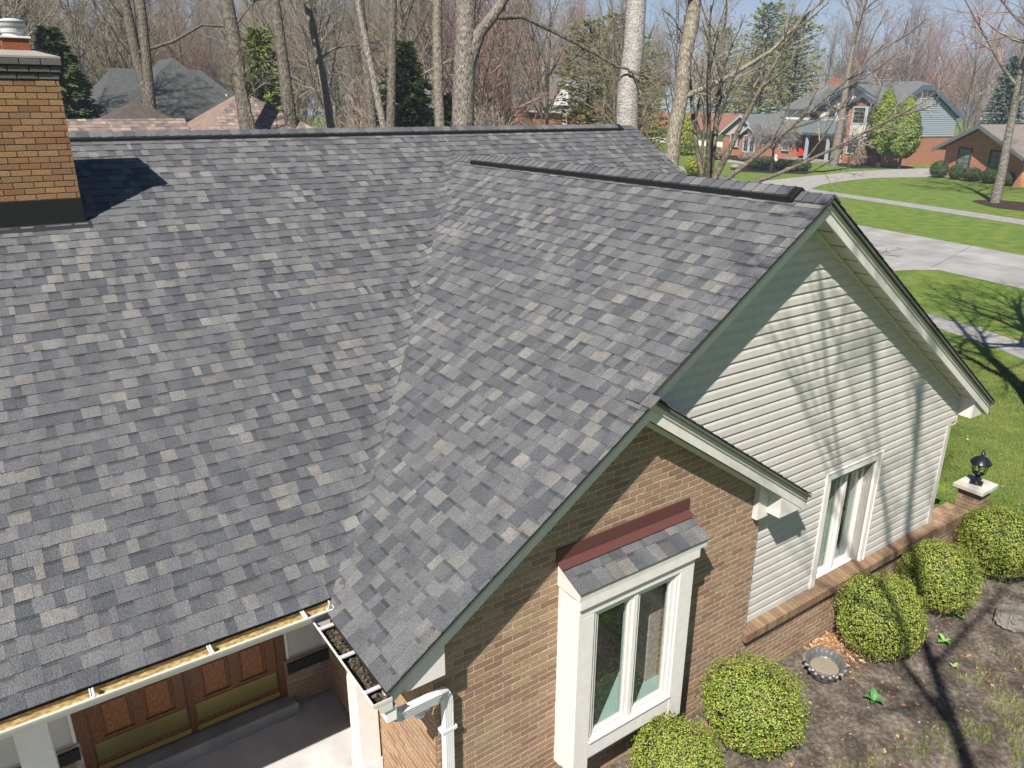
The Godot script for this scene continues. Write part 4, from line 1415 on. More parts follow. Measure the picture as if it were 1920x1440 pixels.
func boxwood(seed_no: int, r: float) -> Array:
	var rr := RandomNumberGenerator.new()
	rr.seed = seed_no
	var f := FastNoiseLite.new()
	f.seed = seed_no
	f.frequency = 1.9
	var f2 := FastNoiseLite.new()
	f2.seed = seed_no + 7
	f2.frequency = 6.0
	var g := Geo.new()
	for i in 21000:
		var d := Vector3(rr.randfn(), rr.randfn(), rr.randfn()).normalized()
		if d.y < -0.8 or (f2.get_noise_3dv(d * 1.9 + Vector3(5, 0, 0)) < -0.22 and rr.randf() < 0.75):
			continue
		var k := 1.0 + 0.09 * f.get_noise_3dv(d * 1.0) * 2.1 + 0.075 * f2.get_noise_3dv(d * 1.4)
		var depth := pow(rr.randf(), 2.2)
		var rad := r * k * (1.02 - 0.17 * depth)
		if rr.randf() < 0.06:
			rad += rr.randf() * 0.075
		var p := Vector3(d.x * rad, d.y * rad * 0.93, d.z * rad)
		var tone_n := f2.get_noise_3dv(p * 2.0) * 0.5 + 0.5
		var old := lin(0.075, 0.135, 0.022)
		var young := lin(0.33, 0.37, 0.055)
		var c := old.lerp(young, clampf(tone_n * 0.9 + rr.randf_range(-0.35, 0.45), 0, 1))
		if rr.randf() < 0.05 + 0.5 * clampf(f.get_noise_3dv(d * 1.6 + Vector3(0, 9, 0)) - 0.25, 0, 1):
			c = lin(0.36, 0.31, 0.13)
		if rr.randf() < 0.015:
			c = lin(0.30, 0.16, 0.05)
		leafy(g, p, d + Vector3.UP * 0.2, rr.randf_range(0.011, 0.019), c, rr)
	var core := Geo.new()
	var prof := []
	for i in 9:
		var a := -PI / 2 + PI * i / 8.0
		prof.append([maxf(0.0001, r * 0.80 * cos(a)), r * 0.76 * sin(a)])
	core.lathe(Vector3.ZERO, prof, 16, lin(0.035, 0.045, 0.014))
	var st := Geo.new()
	for i in 5:
		var a := TAU * i / 5.0
		st.tube(PackedVector3Array([Vector3(cos(a) * 0.03, -r * 1.06, sin(a) * 0.03), Vector3(cos(a) * r * 0.4, -r * 0.3, sin(a) * r * 0.4)]), PackedFloat32Array([0.016, 0.01]), 5, lin(0.12, 0.09, 0.06))
	return [g.mesh(M.leaf), core.mesh(M.needle), st.mesh(M.bark)]


func evergreen(seed_no: int, h: float, r: float, dark: Color, light: Color, droop: float, whorls: int, arms: int, sprays: int, size: float, blunt := 1.0) -> Array:
	var rr := RandomNumberGenerator.new()
	rr.seed = seed_no
	var g := Geo.new()
	var w := Geo.new()
	w.tube(PackedVector3Array([Vector3.ZERO, Vector3(0, h * 0.5, 0), Vector3(0, h * 0.98, 0)]), PackedFloat32Array([h * 0.018, h * 0.01, 0.02]), 7, lin(0.13, 0.10, 0.075))
	for i in whorls:
		var t := (i + rr.randf() * 0.6) / whorls
		var y := h * lerpf(0.06, 0.99, t)
		var reach := r * pow(1.0 - t, blunt) + 0.12
		var n := maxi(4, int(arms * (1.0 - 0.6 * t)))
		for k in n:
			var a := TAU * (k + rr.randf() * 0.8) / n + i * 1.3
			var l := reach * rr.randf_range(0.7, 1.12)
			var dir := Vector3(cos(a), 0, sin(a))
			var tilt := lerpf(-droop, 0.5, t * t)
			var end := Vector3(0, y, 0) + dir * l + Vector3.UP * l * tilt
			w.tube(PackedVector3Array([Vector3(0, y, 0), Vector3(0, y, 0).lerp(end, 0.9)]), PackedFloat32Array([0.02 + l * 0.006, 0.006]), 3, lin(0.11, 0.085, 0.06))
			var side := dir.cross(Vector3.UP)
			for q in sprays:
				var u := pow(rr.randf(), 0.7)
				var p := Vector3(0, y, 0).lerp(end, u) + side * rr.randf_range(-1, 1) * l * 0.28 * (1.15 - u) + Vector3(0, rr.randf_range(-0.12, 0.04) * size * 4.0, 0)
				var c := dark.lerp(light, clampf(rr.randf() * 0.8 + (u - 0.5) * 0.5, 0, 1))
				var o := (dir + side * rr.randf_range(-0.9, 0.9) + Vector3.UP * rr.randf_range(-0.5, 0.25)).normalized()
				var b := o.cross(Vector3(rr.randf_range(-1, 1), rr.randf_range(-1, 1), rr.randf_range(-1, 1))).normalized()
				var sz := size * rr.randf_range(0.6, 1.3)
				g.tri(p - b * sz * 0.28, p + o * sz, p + b * sz * 0.28, c)
				var b2 := o.cross(b)
				g.tri(p - b2 * sz * 0.24, p + o * sz * 0.9, p + b2 * sz * 0.24, c)
	return [w.mesh(M.bark), g.mesh(M.needle)]


func flame_tree(seed_no: int, h: float, r: float) -> Array:
	# a clipped, pointed arborvitae
	var rr := RandomNumberGenerator.new()
	rr.seed = seed_no
	var f := FastNoiseLite.new()
	f.seed = seed_no
	f.frequency = 0.7
	var g := Geo.new()
	var w := Geo.new()
	w.tube(PackedVector3Array([Vector3(0, 0, 0), Vector3(0.1, h * 0.3, 0), Vector3(0, h * 0.9, 0)]), PackedFloat32Array([0.17, 0.12, 0.03]), 7, lin(0.22, 0.17, 0.13))
	for i in 9000:
		var t := pow(rr.randf(), 1.35)
		var y := lerpf(h * 0.16, h, t)
		var prof := r * pow(sin(PI * pow(clampf(1.0 - t * 0.97, 0, 1), 1.25) * 0.93), 0.75) * (1.0 - 0.35 * t)
		var a := rr.randf() * TAU
		var k := 1.0 + 0.35 * f.get_noise_3d(cos(a) * 2.0, y * 1.1, sin(a) * 2.0)
		var rad := prof * k * (1.0 - 0.3 * pow(rr.randf(), 2.0))
		var p := Vector3(cos(a) * rad, y, sin(a) * rad)
		var n := f.get_noise_3dv(p * 2.5) * 0.7 + 0.45
		var c := lin(0.055, 0.10, 0.016).lerp(lin(0.25, 0.31, 0.045), clampf(n + rr.randf_range(-0.25, 0.25), 0, 1))
		leafy(g, p, Vector3(cos(a), 0.5, sin(a)), rr.randf_range(0.09, 0.17), c, rr)
	return [w.mesh(M.bark), g.mesh(M.needle)]


func shrub_ball(seed_no: int, rx: float, ry: float, n: int, size: float, dark: Color, light: Color) -> ArrayMesh:
	var rr := RandomNumberGenerator.new()
	rr.seed = seed_no
	var f := FastNoiseLite.new()
	f.seed = seed_no
	f.frequency = 1.6
	var g := Geo.new()
	for i in n:
		var d := Vector3(rr.randfn(), rr.randfn(), rr.randfn()).normalized()
		var k := (1.0 + 0.22 * f.get_noise_3dv(d * 1.5)) * (1.0 - 0.35 * pow(rr.randf(), 2.0))
		var p := Vector3(d.x * rx * k, ry + d.y * ry * k, d.z * rx * k)
		leafy(g, p, d, size * rr.randf_range(0.7, 1.3), dark.lerp(light, rr.randf()), rr)
	return g.mesh(M.needle)


# ------------------------------------------------------------------ garden in front of the house
func build_garden() -> void:
	var rr := RandomNumberGenerator.new()
	rr.seed = 77
	var kinds := [boxwood(3, 0.56), boxwood(14, 0.56), boxwood(25, 0.56)]
	var spots := [
		[-1.93, 0.42, 0.70, 0.50, 0, 0.4, "round clipped boxwood nearest the box window, cut off by the picture's lower edge"],
		[-0.72, 0.47, 0.68, 0.60, 1, 1.9, "round clipped boxwood between the box window and the silver planter bowl"],
		[1.86, 0.46, 0.62, 0.62, 2, 3.3, "round clipped boxwood beside the silver planter bowl, under the siding window"],
		[3.42, 0.46, 0.58, 0.62, 0, 4.4, "round clipped boxwood below the right end of the brick ledge"],
		[5.02, 0.48, 0.66, 0.66, 1, 0.9, "round clipped boxwood in front of the brick pillar with the lamp"]]
	for s in spots:
		var o := thing("boxwood_bush", s[6], "bush", Vector3(s[0], 0, s[2]), s[5], "clipped round boxwoods along the front of the house")
		o.scale = Vector3(1.0 + 0.07 * sin(s[0] * 5.0), 0.97 + 0.05 * cos(s[0] * 3.0), 1.0 - 0.05 * sin(s[0] * 4.0)) * (s[3] / 0.56 * 0.88)
		var t := Transform3D(Basis(), Vector3(0, 0.53 * s[1] / 0.46, 0))
		place("foliage", kinds[s[4]][0], o, t)
		place("inner_growth", kinds[s[4]][1], o, t)
		place("stem", kinds[s[4]][2], o, t)
	# planter bowl with a scalloped rim
	var pl := thing("planter_bowl", "empty silver grey planter bowl with a scalloped rim, standing on the bare soil", "planter", Vector3(0.86, 0.0, 0.55), 0.5)
	var pw := Geo.new()
	var pc := lin(0.24, 0.25, 0.26)
	pw.lathe(Vector3.ZERO, [[0.0001, 0.004], [0.13, 0.005], [0.15, 0.012], [0.175, 0.06, 0.2], [0.20, 0.12, 0.5], [0.212, 0.165, 0.8], [0.232, 0.185, 1.0], [0.238, 0.20, 1.0], [0.226, 0.212, 1.0], [0.208, 0.205, 0.9], [0.190, 0.17, 0.4], [0.178, 0.12, 0.2], [0.165, 0.10, 0.0]], 96, pc, 0.055, 18, 1.18)
	put("bowl", pw, M.pewter, pl)
	var pb := Geo.new()
	for i in 18:
		var a := TAU * (i + 0.0) / 18.0
		pb.lathe(Vector3(cos(a) * 0.238 * 1.18, 0.19, -sin(a) * 0.238), [[0.0001, -0.022], [0.018, -0.012], [0.022, 0.004], [0.014, 0.020], [0.0001, 0.025]], 8, lin(0.55, 0.56, 0.58))
	put("rim_beads", pb, M.pewter, pl)
	var so := Geo.new()
	so.lathe(Vector3.ZERO, [[0.168, 0.112], [0.12, 0.118], [0.05, 0.124], [0.0001, 0.122]], 28, lin(0.42, 0.37, 0.29), 0.0, 0, 1.18)
	put("soil", so, M.dirt, pl)
	# rock
	var rk := Geo.new()
	var nf := FastNoiseLite.new()
	nf.seed = 4
	nf.frequency = 1.2
	var N := 18
	var grid := []
	for i in N + 1:
		var row := PackedVector3Array()
		for j in N * 2:
			var th := PI * i / N
			var ph := TAU * j / (N * 2)
			var d := Vector3(sin(th) * cos(ph), cos(th), -sin(th) * sin(ph))
			var k := 1.0 + 0.35 * nf.get_noise_3dv(d * 1.0) + 0.12 * nf.get_noise_3dv(d * 3.0)
			row.append(Vector3(d.x * 0.36 * k, maxf(-0.05, d.y * 0.15 * k), d.z * 0.22 * k))
		grid.append(row)
	for i in N:
		for j in N * 2:
			var j2 := (j + 1) % (N * 2)
			rk.quad(grid[i][j], grid[i + 1][j], grid[i + 1][j2], grid[i][j2], lin(0.36, 0.34, 0.30))
	tag(put("rock", rk, M.rock), "flat pale boulder half sunk in the soil at the right edge", "rock").position = Vector3(4.0, 0.05, 1.42)
	# young plants
	var plants := [[0.95, 1.17, 1.0, lin(0.07, 0.20, 0.06), "young green plant with five broad leaves, in front of the planter bowl"], [2.72, 1.10, 0.85, lin(0.16, 0.36, 0.06), "pale green seedling with one upright leaf, near the boulder"], [2.33, 1.42, 0.55, lin(0.22, 0.30, 0.10), "small wilted pale seedling lying between the two green plants"], [3.42, 0.98, 0.6, lin(0.13, 0.34, 0.05), "single bright green leaf at the foot of a clipped boxwood"]]
	for p in plants:
		var g := Geo.new()
		var leaves := 6 if p[2] > 0.9 else 4 if p[2] > 0.7 else 3
		for i in leaves:
			var a := TAU * i / leaves + rr.randf() * 0.8
			var d := Vector3(cos(a), 0, sin(a))
			var s := d.cross(Vector3.UP)
			var l: float = 0.14 * p[2] * rr.randf_range(0.7, 1.2)
			var prev := []
			for k in 6:
				var t := k / 5.0
				var wd := sin(PI * pow(t, 0.75) * 0.97 + 0.06) * l * 0.26
				var c := d * l * t + Vector3.UP * (0.02 + l * 0.55 * sin(t * 2.0) * (1.0 if i % 2 else 0.6))
				var cur := [c - s * wd, c - Vector3.UP * wd * 0.3, c + s * wd]
				if k:
					for m in 2:
						g.quad(prev[m], prev[m + 1], cur[m + 1], cur[m], (p[3] as Color) * rr.randf_range(0.9, 1.1))
				prev = cur
		tag(put("seedling", g, M.leaf), p[4], "plant").position = Vector3(p[0], 0.0, p[1])
	var orn := thing("garden_pinwheel", "small shiny purple foil pinwheel on a stick beside a clipped boxwood", "ornament", Vector3(2.50, 0, 0.90))
	var og := Geo.new()
	og.tube(PackedVector3Array([Vector3.ZERO, Vector3(0.02, 0.16, 0)]), PackedFloat32Array([0.004, 0.004]), 5, lin(0.3, 0.3, 0.3))
	put("stick", og, M.metal, orn)
	for i in 5:
		var bg := Geo.new()
		var a := TAU * i / 5
		var d := Vector3(cos(a), sin(a), 0.15)
		var d2 := Vector3(cos(a + 0.8), sin(a + 0.8), 0.35)
		var c := Vector3(0.02, 0.16, 0.01)
		bg.tri(c, c + d * 0.055, c + d2 * 0.045, lin(0.22, 0.16, 0.42) if i % 2 else lin(0.5, 0.5, 0.62))
		put("blade", bg, M.metal, orn)
	var sol := thing("garden_light", "small clear dome light standing against the brick below the siding window", "light", Vector3(2.55, 0, 0.27))
	var sg := Geo.new()
	sg.lathe(Vector3.ZERO, [[0.012, 0.0], [0.012, 0.30], [0.05, 0.30], [0.052, 0.32], [0.0001, 0.33]], 10, lin(0.25, 0.25, 0.25))
	put("stake", sg, M.metal, sol)
	var sd := Geo.new()
	sd.lathe(Vector3(0, 0.33, 0), [[0.05, 0.0], [0.055, 0.03], [0.045, 0.07], [0.02, 0.09], [0.0001, 0.093]], 14, lin(0.6, 0.62, 0.62))
	put("dome", sd, M.far_glass, sol)
	# brick pillar with a lamp, and the low wall that joins it to the house
	var gw := thing("garden_wall", "low brick wall running from the house corner to the lamp pillar", "wall", Vector3.ZERO)
	var gb := Geo.new()
	gb.b(Vector3(4.075, -0.2, -0.27), Vector3(5.24, 0.63, 0.075), lin(0.8, 0.73, 0.62))
	put("mortar_bed", gb, M.mortar, gw)
	var gp := Pieces.new()
	brick_face(gp, Transform3D(Basis(), Vector3(0, 0, 0.075)), -0.02, 0.62, func(_y): return [[4.08, 5.24]], Color(0.95, 0.95, 0.9))
	finish(gp, gw, "brick", "brick_field", M.brick, 300)
	for row in 2:
		var x := 4.085
		while x < 5.18:
			var g := Geo.new()
			var z0 := -0.275 + row * 0.182
			g.cbox(Transform3D(Basis(Vector3.RIGHT, Vector3(0, 0, -1), Vector3.UP), Vector3.ZERO), Vector3(x, -(z0 + 0.175), 0.6), Vector3(x + 0.06, -z0, 0.708 + rr.randf() * 0.006), 0.004, shade(BRICKS[rng.randi() % 6], 0.14))
			put("coping_brick", g, M.brick, gw)
			x += 0.0705
	var pi := thing("brick_pillar", "short brick pillar with a white stone cap at the end of the low wall", "pillar", Vector3(5.42, 0, 0.0))
	var cb := Geo.new()
	cb.b(Vector3(-0.165, -0.2, -0.165), Vector3(0.165, 1.0, 0.165), lin(0.8, 0.73, 0.62))
	put("mortar_bed", cb, M.mortar, pi)
	var pp := Pieces.new()
	brick_face(pp, Transform3D(Basis(), Vector3(0, 0, 0.165)), -0.02, 1.0, func(_y): return [[-0.17, 0.17]], Color(0.95, 0.95, 0.9))
	brick_face(pp, Transform3D(Basis(Vector3(0, 0, 1), Vector3.UP, Vector3(-1, 0, 0)), Vector3(-0.165, 0, 0)), -0.02, 1.0, func(_y): return [[-0.17, 0.17]], Color(0.95, 0.95, 0.9))
	for i in pp.v.size():
		pass
	finish(pp, pi, "brick", "brick_field", M.brick, 200)
	var cap := Geo.new()
	cap.cbox(Transform3D(Basis(Vector3.RIGHT, Vector3(0, 0, -1), Vector3.UP), Vector3.ZERO), Vector3(-0.25, -0.225, 1.03), Vector3(0.25, 0.225, 1.10), 0.012, lin(0.95, 0.93, 0.84))
	put("stone_cap", cap, M.concrete, pi)
	var la := thing("pillar_lamp", "black urn shaped lantern standing on the white pillar cap", "lamp", Vector3(5.42, 1.10, 0.0), 0.3)
	var ir := lin(0.014, 0.015, 0.018)
	var l1 := Geo.new()
	l1.cbox(Transform3D(Basis(Vector3.RIGHT, Vector3(0, 0, -1), Vector3.UP), Vector3.ZERO), Vector3(-0.09, -0.09, 0.0), Vector3(0.09, 0.09, 0.02), 0.006, ir)
	l1.lathe(Vector3.ZERO, [[0.07, 0.02], [0.05, 0.04], [0.025, 0.06], [0.022, 0.10], [0.045, 0.115], [0.03, 0.13], [0.06, 0.15], [0.085, 0.17]], 20, ir)
	put("base", l1, M.iron, la)
	var gl := Geo.new()
	gl.lathe(Vector3.ZERO, [[0.075, 0.175], [0.095, 0.25], [0.108, 0.34]], 16, lin(0.5, 0.5, 0.5))
	put("glass", gl, M.glass, la)
	var bl := Geo.new()
	bl.lathe(Vector3.ZERO, [[0.012, 0.17], [0.012, 0.24], [0.026, 0.27], [0.02, 0.31], [0.0001, 0.325]], 10, lin(0.6, 0.58, 0.5))
	put("bulb", bl, M.paint, la)
	for i in 8:
		var a := TAU * i / 8
		var d := Vector3(cos(a), 0, sin(a))
		var g := Geo.new()
		g.tube(PackedVector3Array([d * 0.082 + Vector3.UP * 0.17, d * 0.102 + Vector3.UP * 0.25, d * 0.116 + Vector3.UP * 0.35]), PackedFloat32Array([0.007, 0.006, 0.007]), 6, ir)
		put("rib", g, M.iron, la)
	var ro := Geo.new()
	ro.lathe(Vector3.ZERO, [[0.11, 0.335], [0.15, 0.345], [0.152, 0.362], [0.135, 0.385], [0.12, 0.41], [0.085, 0.44], [0.045, 0.46], [0.02, 0.475], [0.024, 0.49], [0.034, 0.505], [0.022, 0.525], [0.012, 0.54], [0.018, 0.555], [0.0001, 0.585]], 24, ir)
	put("roof", ro, M.iron, la)
	# wiry shrubs behind the house corner
	var ws := spec(lin(0.16, 0.13, 0.10), lin(0.30, 0.25, 0.16), [9, 7, 5, 3], 0.05, 0.5, 0.85)
	for q in [[6.6, -2.3, 1.7, "wiry bare shrub beyond the right eave, nearest the lamp pillar"], [7.6, -3.6, 2.0, "wiry bare shrub on the lawn behind the right gable end"]]:
		tree_of(tree_meshes(int(q[0] * 10), 1.1, 0.03, ws), "bare_shrub", q[3], Vector3(q[0], 0, q[1]), q[0], q[2] / 1.1).set_meta("category", "shrub")


func litter(called: String, n: int, area: Callable, sizes: Vector2, cols: Array, seed_no: int, m: Material) -> void:
	var rr := RandomNumberGenerator.new()
	rr.seed = seed_no
	var g := Geo.new()
	for i in n:
		var q: Vector2 = area.call(rr)
		var p := Vector3(q.x, 0.012 + rr.randf() * 0.012, q.y)
		var s := rr.randf_range(sizes.x, sizes.y)
		var a := rr.randf() * TAU
		var u := Vector3(cos(a), rr.randf_range(-0.25, 0.25), sin(a)) * s
		var v := Vector3(-sin(a), rr.randf_range(-0.4, 0.4), cos(a)) * s * rr.randf_range(0.3, 0.65)
		var c: Color = cols[rr.randi() % cols.size()] * rr.randf_range(0.7, 1.2)
		c.a = 1.0
		g.tri(p - u, p + v, p + u * 0.2 - v * 0.2, c)
		g.tri(p + u, p - v, p - u * 0.2 + v * 0.3, c)
		g.tri(p - u * 0.5, p + v * 0.9 + Vector3.UP * s * 0.25, p + u * 0.9, c)
	var o := setting(called, g, m)
	o.set_meta("kind", "stuff")


func build_ground() -> void:
	var g := Geo.new()
	g.quad(Vector3(-420, 0, 420), Vector3(420, 0, 420), Vector3(420, 0, -420), Vector3(-420, 0, -420), lin(0.41, 0.52, 0.17))
	setting("lawn", g, M.lawn)
	# bare soil of the bed, with a wandering edge
	var rr := RandomNumberGenerator.new()
	rr.seed = 9
	var edge := []
	var pts := [-4.4, 0.05, 6.2, 0.05, 7.0, 0.6, 6.6, 1.5]
	edge.append_array(pts)
	var x := 6.2
	while x > -4.4:
		edge.append(x)
		edge.append(2.55 + 0.16 * sin(x * 1.7) + 0.1 * sin(x * 4.3 + 1.0) + rr.randf_range(-0.05, 0.05))
		x -= 0.14
	setting("garden_soil", sheet(edge, 0.006, lin(0.38, 0.335, 0.275)), M.soil)
	# clods and pebbles
	var pb := Geo.new()
	for i in 2600:
		var p := Vector3(rr.randf_range(-3.6, 6.3), 0.008, rr.randf_range(0.12, 2.1))
		var s := 0.003 + 0.011 * pow(rr.randf(), 3.0)
		var c := lin(0.30, 0.25, 0.195) * rr.randf_range(0.6, 1.35)
		if rr.randf() < 0.015:
			c = lin(0.5, 0.48, 0.44)
		c.a = 1
		pb.box(Transform3D(Basis.from_euler(Vector3(rr.randf() * 3, rr.randf() * 3, rr.randf() * 3)), p), Vector3(-s, -s * 0.6, -s * 0.8), Vector3(s, s * 0.6, s * 0.8), c)
	setting("gravel", pb, M.dirt).set_meta("kind", "stuff")
	var browns := [lin(0.32, 0.16, 0.075), lin(0.38, 0.24, 0.135), lin(0.22, 0.10, 0.05), lin(0.44, 0.33, 0.21)]
	litter("fallen_leaves", 330, func(r): return Vector2(r.randf_range(-1.5, 6.0), r.randf_range(0.15, 2.1)), Vector2(0.015, 0.04), browns, 3, M.grass)
	litter("fallen_leaves", 620, func(r): return Vector2(1.42 + r.randfn() * 0.17, 0.12 + absf(r.randfn()) * 0.22), Vector2(0.025, 0.06), browns, 4, M.grass)
	litter("fallen_leaves", 160, func(r): return Vector2(-1.2 + r.randfn() * 0.3, 0.25 + absf(r.randfn()) * 0.12), Vector2(0.02, 0.045), browns, 5, M.grass)
	litter("fallen_leaves", 700, func(r): return Vector2(r.randf_range(6, 25), r.randf_range(-12, 2)), Vector2(0.02, 0.06), [lin(0.42, 0.34, 0.2), lin(0.5, 0.46, 0.36), lin(0.3, 0.2, 0.1)], 6, M.grass)
	# grass blades where single ones show
	var tuft := Geo.new()
	for i in 9:
		var a := rr.randf() * TAU
		var b := Vector3(cos(a), 0, sin(a)) * 0.02 * rr.randf()
		var d := Vector3(rr.randf_range(-0.6, 0.6), 1.0, rr.randf_range(-0.6, 0.6)) * rr.randf_range(0.025, 0.045)
		var s := Vector3(-sin(a), 0, cos(a)) * 0.0032
		tuft.tri(b - s, b + s, b + d, Color.WHITE)
	var mm := MultiMesh.new()
	mm.transform_format = MultiMesh.TRANSFORM_3D
	mm.use_colors = true
	mm.mesh = tuft.mesh(M.grass)
	var spots := []
	var cl := FastNoiseLite.new()
	cl.seed = 3
	cl.frequency = 0.9
	while spots.size() < 52000:
		var q := Vector2(rr.randf_range(-1.0, 16.0), rr.randf_range(-7.0, 3.2))
		var in_bed := q.x < 6.6 and q.y < 2.55 + 0.16 * sin(q.x * 1.7) + 0.1 * sin(q.x * 4.3 + 1.0)
		if q.x < 4.3 and q.y < 0.1:
			continue
		if in_bed:
			var near := 2.5 - q.y
			if q.y < 1.45 or rr.randf() > 0.75 * clampf(1.0 - near / 1.1, 0, 1) or cl.get_noise_2dv(q * 1.3) < 0.02:
				continue
		elif rr.randf() > 0.55 + 0.6 * cl.get_noise_2dv(q):
			continue
		spots.append(q)
	mm.instance_count = spots.size()
	for i in spots.size():
		var q: Vector2 = spots[i]
		var n := cl.get_noise_2dv(q * 0.4 + Vector2(30, 0)) * 0.8 + 0.5
		var c := lin(0.075, 0.13, 0.022).lerp(lin(0.22, 0.235, 0.075), clampf(n + rr.randf_range(-0.3, 0.3), 0, 1))
		mm.set_instance_transform(i, Transform3D(Basis(Vector3.UP, rr.randf() * TAU).scaled(Vector3.ONE * rr.randf_range(0.8, 1.5)), Vector3(q.x, 0.0, q.y)))
		mm.set_instance_color(i, c)
	var mi := MultiMeshInstance3D.new()
	mi.name = "grass"
	mi.multimesh = mm
	mi.set_meta("kind", "stuff")
	add_child(mi, true)
	# street, kerbs, walks and drives
	var con := lin(0.53, 0.53, 0.52)
	var rx := func(z: float, near: bool) -> float: return (26.45 if near else 33.35) - 0.236 * (z + 9.0)
	setting("road", sheet([rx.call(60.0, true), 60.0, rx.call(-160.0, true), -160.0, rx.call(-160.0, false), -160.0, rx.call(60.0, false), 60.0], 0.012, con), M.road)
	var joints := Geo.new()
	for k in 26:
		var z := 30.0 - k * 6.0
		joints.quad(Vector3(rx.call(z, true), 0.0165, z), Vector3(rx.call(z - 1.8, false), 0.0165, z - 1.8), Vector3(rx.call(z - 1.85, false), 0.0165, z - 1.85), Vector3(rx.call(z - 0.05, true), 0.0165, z - 0.05), lin(0.28, 0.28, 0.28))
	var mid := 0.5
	joints.quad(Vector3(lerpf(rx.call(40.0, true), rx.call(40.0, false), mid), 0.0162, 40.0), Vector3(lerpf(rx.call(40.0, true), rx.call(40.0, false), mid) + 0.06, 0.0162, 40.0), Vector3(lerpf(rx.call(-120.0, true), rx.call(-120.0, false), mid) + 0.06, 0.0162, -120.0), Vector3(lerpf(rx.call(-120.0, true), rx.call(-120.0, false), mid), 0.0162, -120.0), lin(0.3, 0.3, 0.3))
	setting("road_joints", joints, M.road)
	setting("driveway", sheet([8.0, -10.6, 24.6, -12.9, 26.2, -12.2, 27.2, -11.4, 28.4, -17.5, 26.5, -17.2, 24.6, -16.6, 8.0, -15.5], 0.016, con * 1.04), M.concrete)
	# front walk of cast slabs
	var walk := Node3D.new()
	walk.name = "path"
	add_child(walk, true)
	walk.set_meta("kind", "structure")
	var c3 := Curve3D.new()
	for q in [[12.6, 6.5], [14.9, 1.2], [16.3, -1.8], [17.6, -4.3], [18.6, -7.0], [19.2, -10.2], [19.4, -13.2]]:
		c3.add_point(Vector3(q[0], 0, q[1]), Vector3(-0.5, 0, 1.1), Vector3(0.5, 0, -1.1))
	var total := c3.get_baked_length()
	var nn := int(total / 1.25)
	for i in nn:
		var a := c3.sample_baked(total * i / nn + 0.008)
		var b := c3.sample_baked(total * (i + 1) / nn - 0.008)
		var t0 := (c3.sample_baked(total * i / nn + 0.1) - c3.sample_baked(maxf(0, total * i / nn - 0.1))).normalized().cross(Vector3.UP) * 0.62
		var t1 := (c3.sample_baked(minf(total, total * (i + 1) / nn + 0.1)) - c3.sample_baked(total * (i + 1) / nn - 0.1)).normalized().cross(Vector3.UP) * 0.62
		var s := Geo.new()
		var up := Vector3(0, 0.02, 0)
		var cc := shade(con, 0.05)
		s.quad(a - t0 + up, a + t0 + up, b + t1 + up, b - t1 + up, cc)
		s.quad(a + t0 - up, b + t1 - up, b + t1 + up, a + t0 + up, cc)
		s.quad(b - t1 - up, a - t0 - up, a - t0 + up, b - t1 + up, cc)
		put("slab", s, M.concrete, walk)
	setting("pavement", sheet([57.4, -55.4, 53.6, -47.9, 50.3, -40.7, 50.0, -37.7, 49.5, -34.0, 48.3, -29.1, 46.8, -23.4, 45.5, -18.9, 44.5, -15.5, 40.0, 2.0, 42.4, 2.0, 47.0, -16.5, 47.9, -20.0, 49.2, -24.6, 50.6, -30.6, 52.0, -35.8, 51.9, -39.1, 52.3, -42.3, 56.5, -50.5, 60.8, -58.6, 80.0, -98.0, 77.0, -98.0], 0.012, con * 0.93), M.concrete)
	setting("far_driveway", sheet([36.6, -25.0, 38.3, -33.0, 43.0, -38.8, 50.0, -38.7, 51.5, -41.7, 56.4, -42.2, 62.7, -42.9, 71.2, -43.6, 79.1, -42.8, 84.0, -41.0, 84.0, -34.0, 72.5, -34.8, 68.8, -37.0, 66.0, -38.1, 60.4, -37.8, 56.2, -37.0, 51.7, -35.2, 46.0, -33.0, 41.0, -28.5], 0.020, lin(0.55, 0.54, 0.51)), M.concrete)
	setting("far_path", sheet([77.7, -70.4, 74.4, -63.7, 72.0, -57.5, 76.7, -55.7, 84.4, -55.3, 84.2, -54.1, 75.2, -54.2, 69.6, -55.9, 71.6, -63.4, 75.6, -71.0], 0.016, con), M.concrete)
	var mul := lin(0.045, 0.042, 0.045)
	setting("mulch_bed", sheet([62.0, -52.5, 65.0, -54.3, 67.5, -53.5, 70.0, -52.2, 69.4, -48.6, 67.2, -45.4, 64.0, -44.4, 61.7, -47.2, 60.9, -50.0], 0.012, mul), M.soil)
	setting("mulch_bed", sheet([77.6, -69.0, 73.8, -61.0, 73.8, -57.2, 77.5, -56.3, 85.6, -55.7, 89.2, -57.3, 86.6, -68.0], 0.010, mul), M.soil)
	setting("mulch_bed", sheet([77.1, -49.4, 75.1, -46.1, 79.3, -43.6, 83.1, -43.8, 84.2, -49.0, 82.3, -53.0], 0.010, mul), M.soil)
	setting("mulch_bed", sheet([54.1, -23.3, 55.4, -23.6, 56.9, -22.7, 57.0, -20.2, 54.0, -17.8, 51.3, -17.8, 51.8, -20.8], 0.012, lin(0.13, 0.075, 0.05)), M.soil)


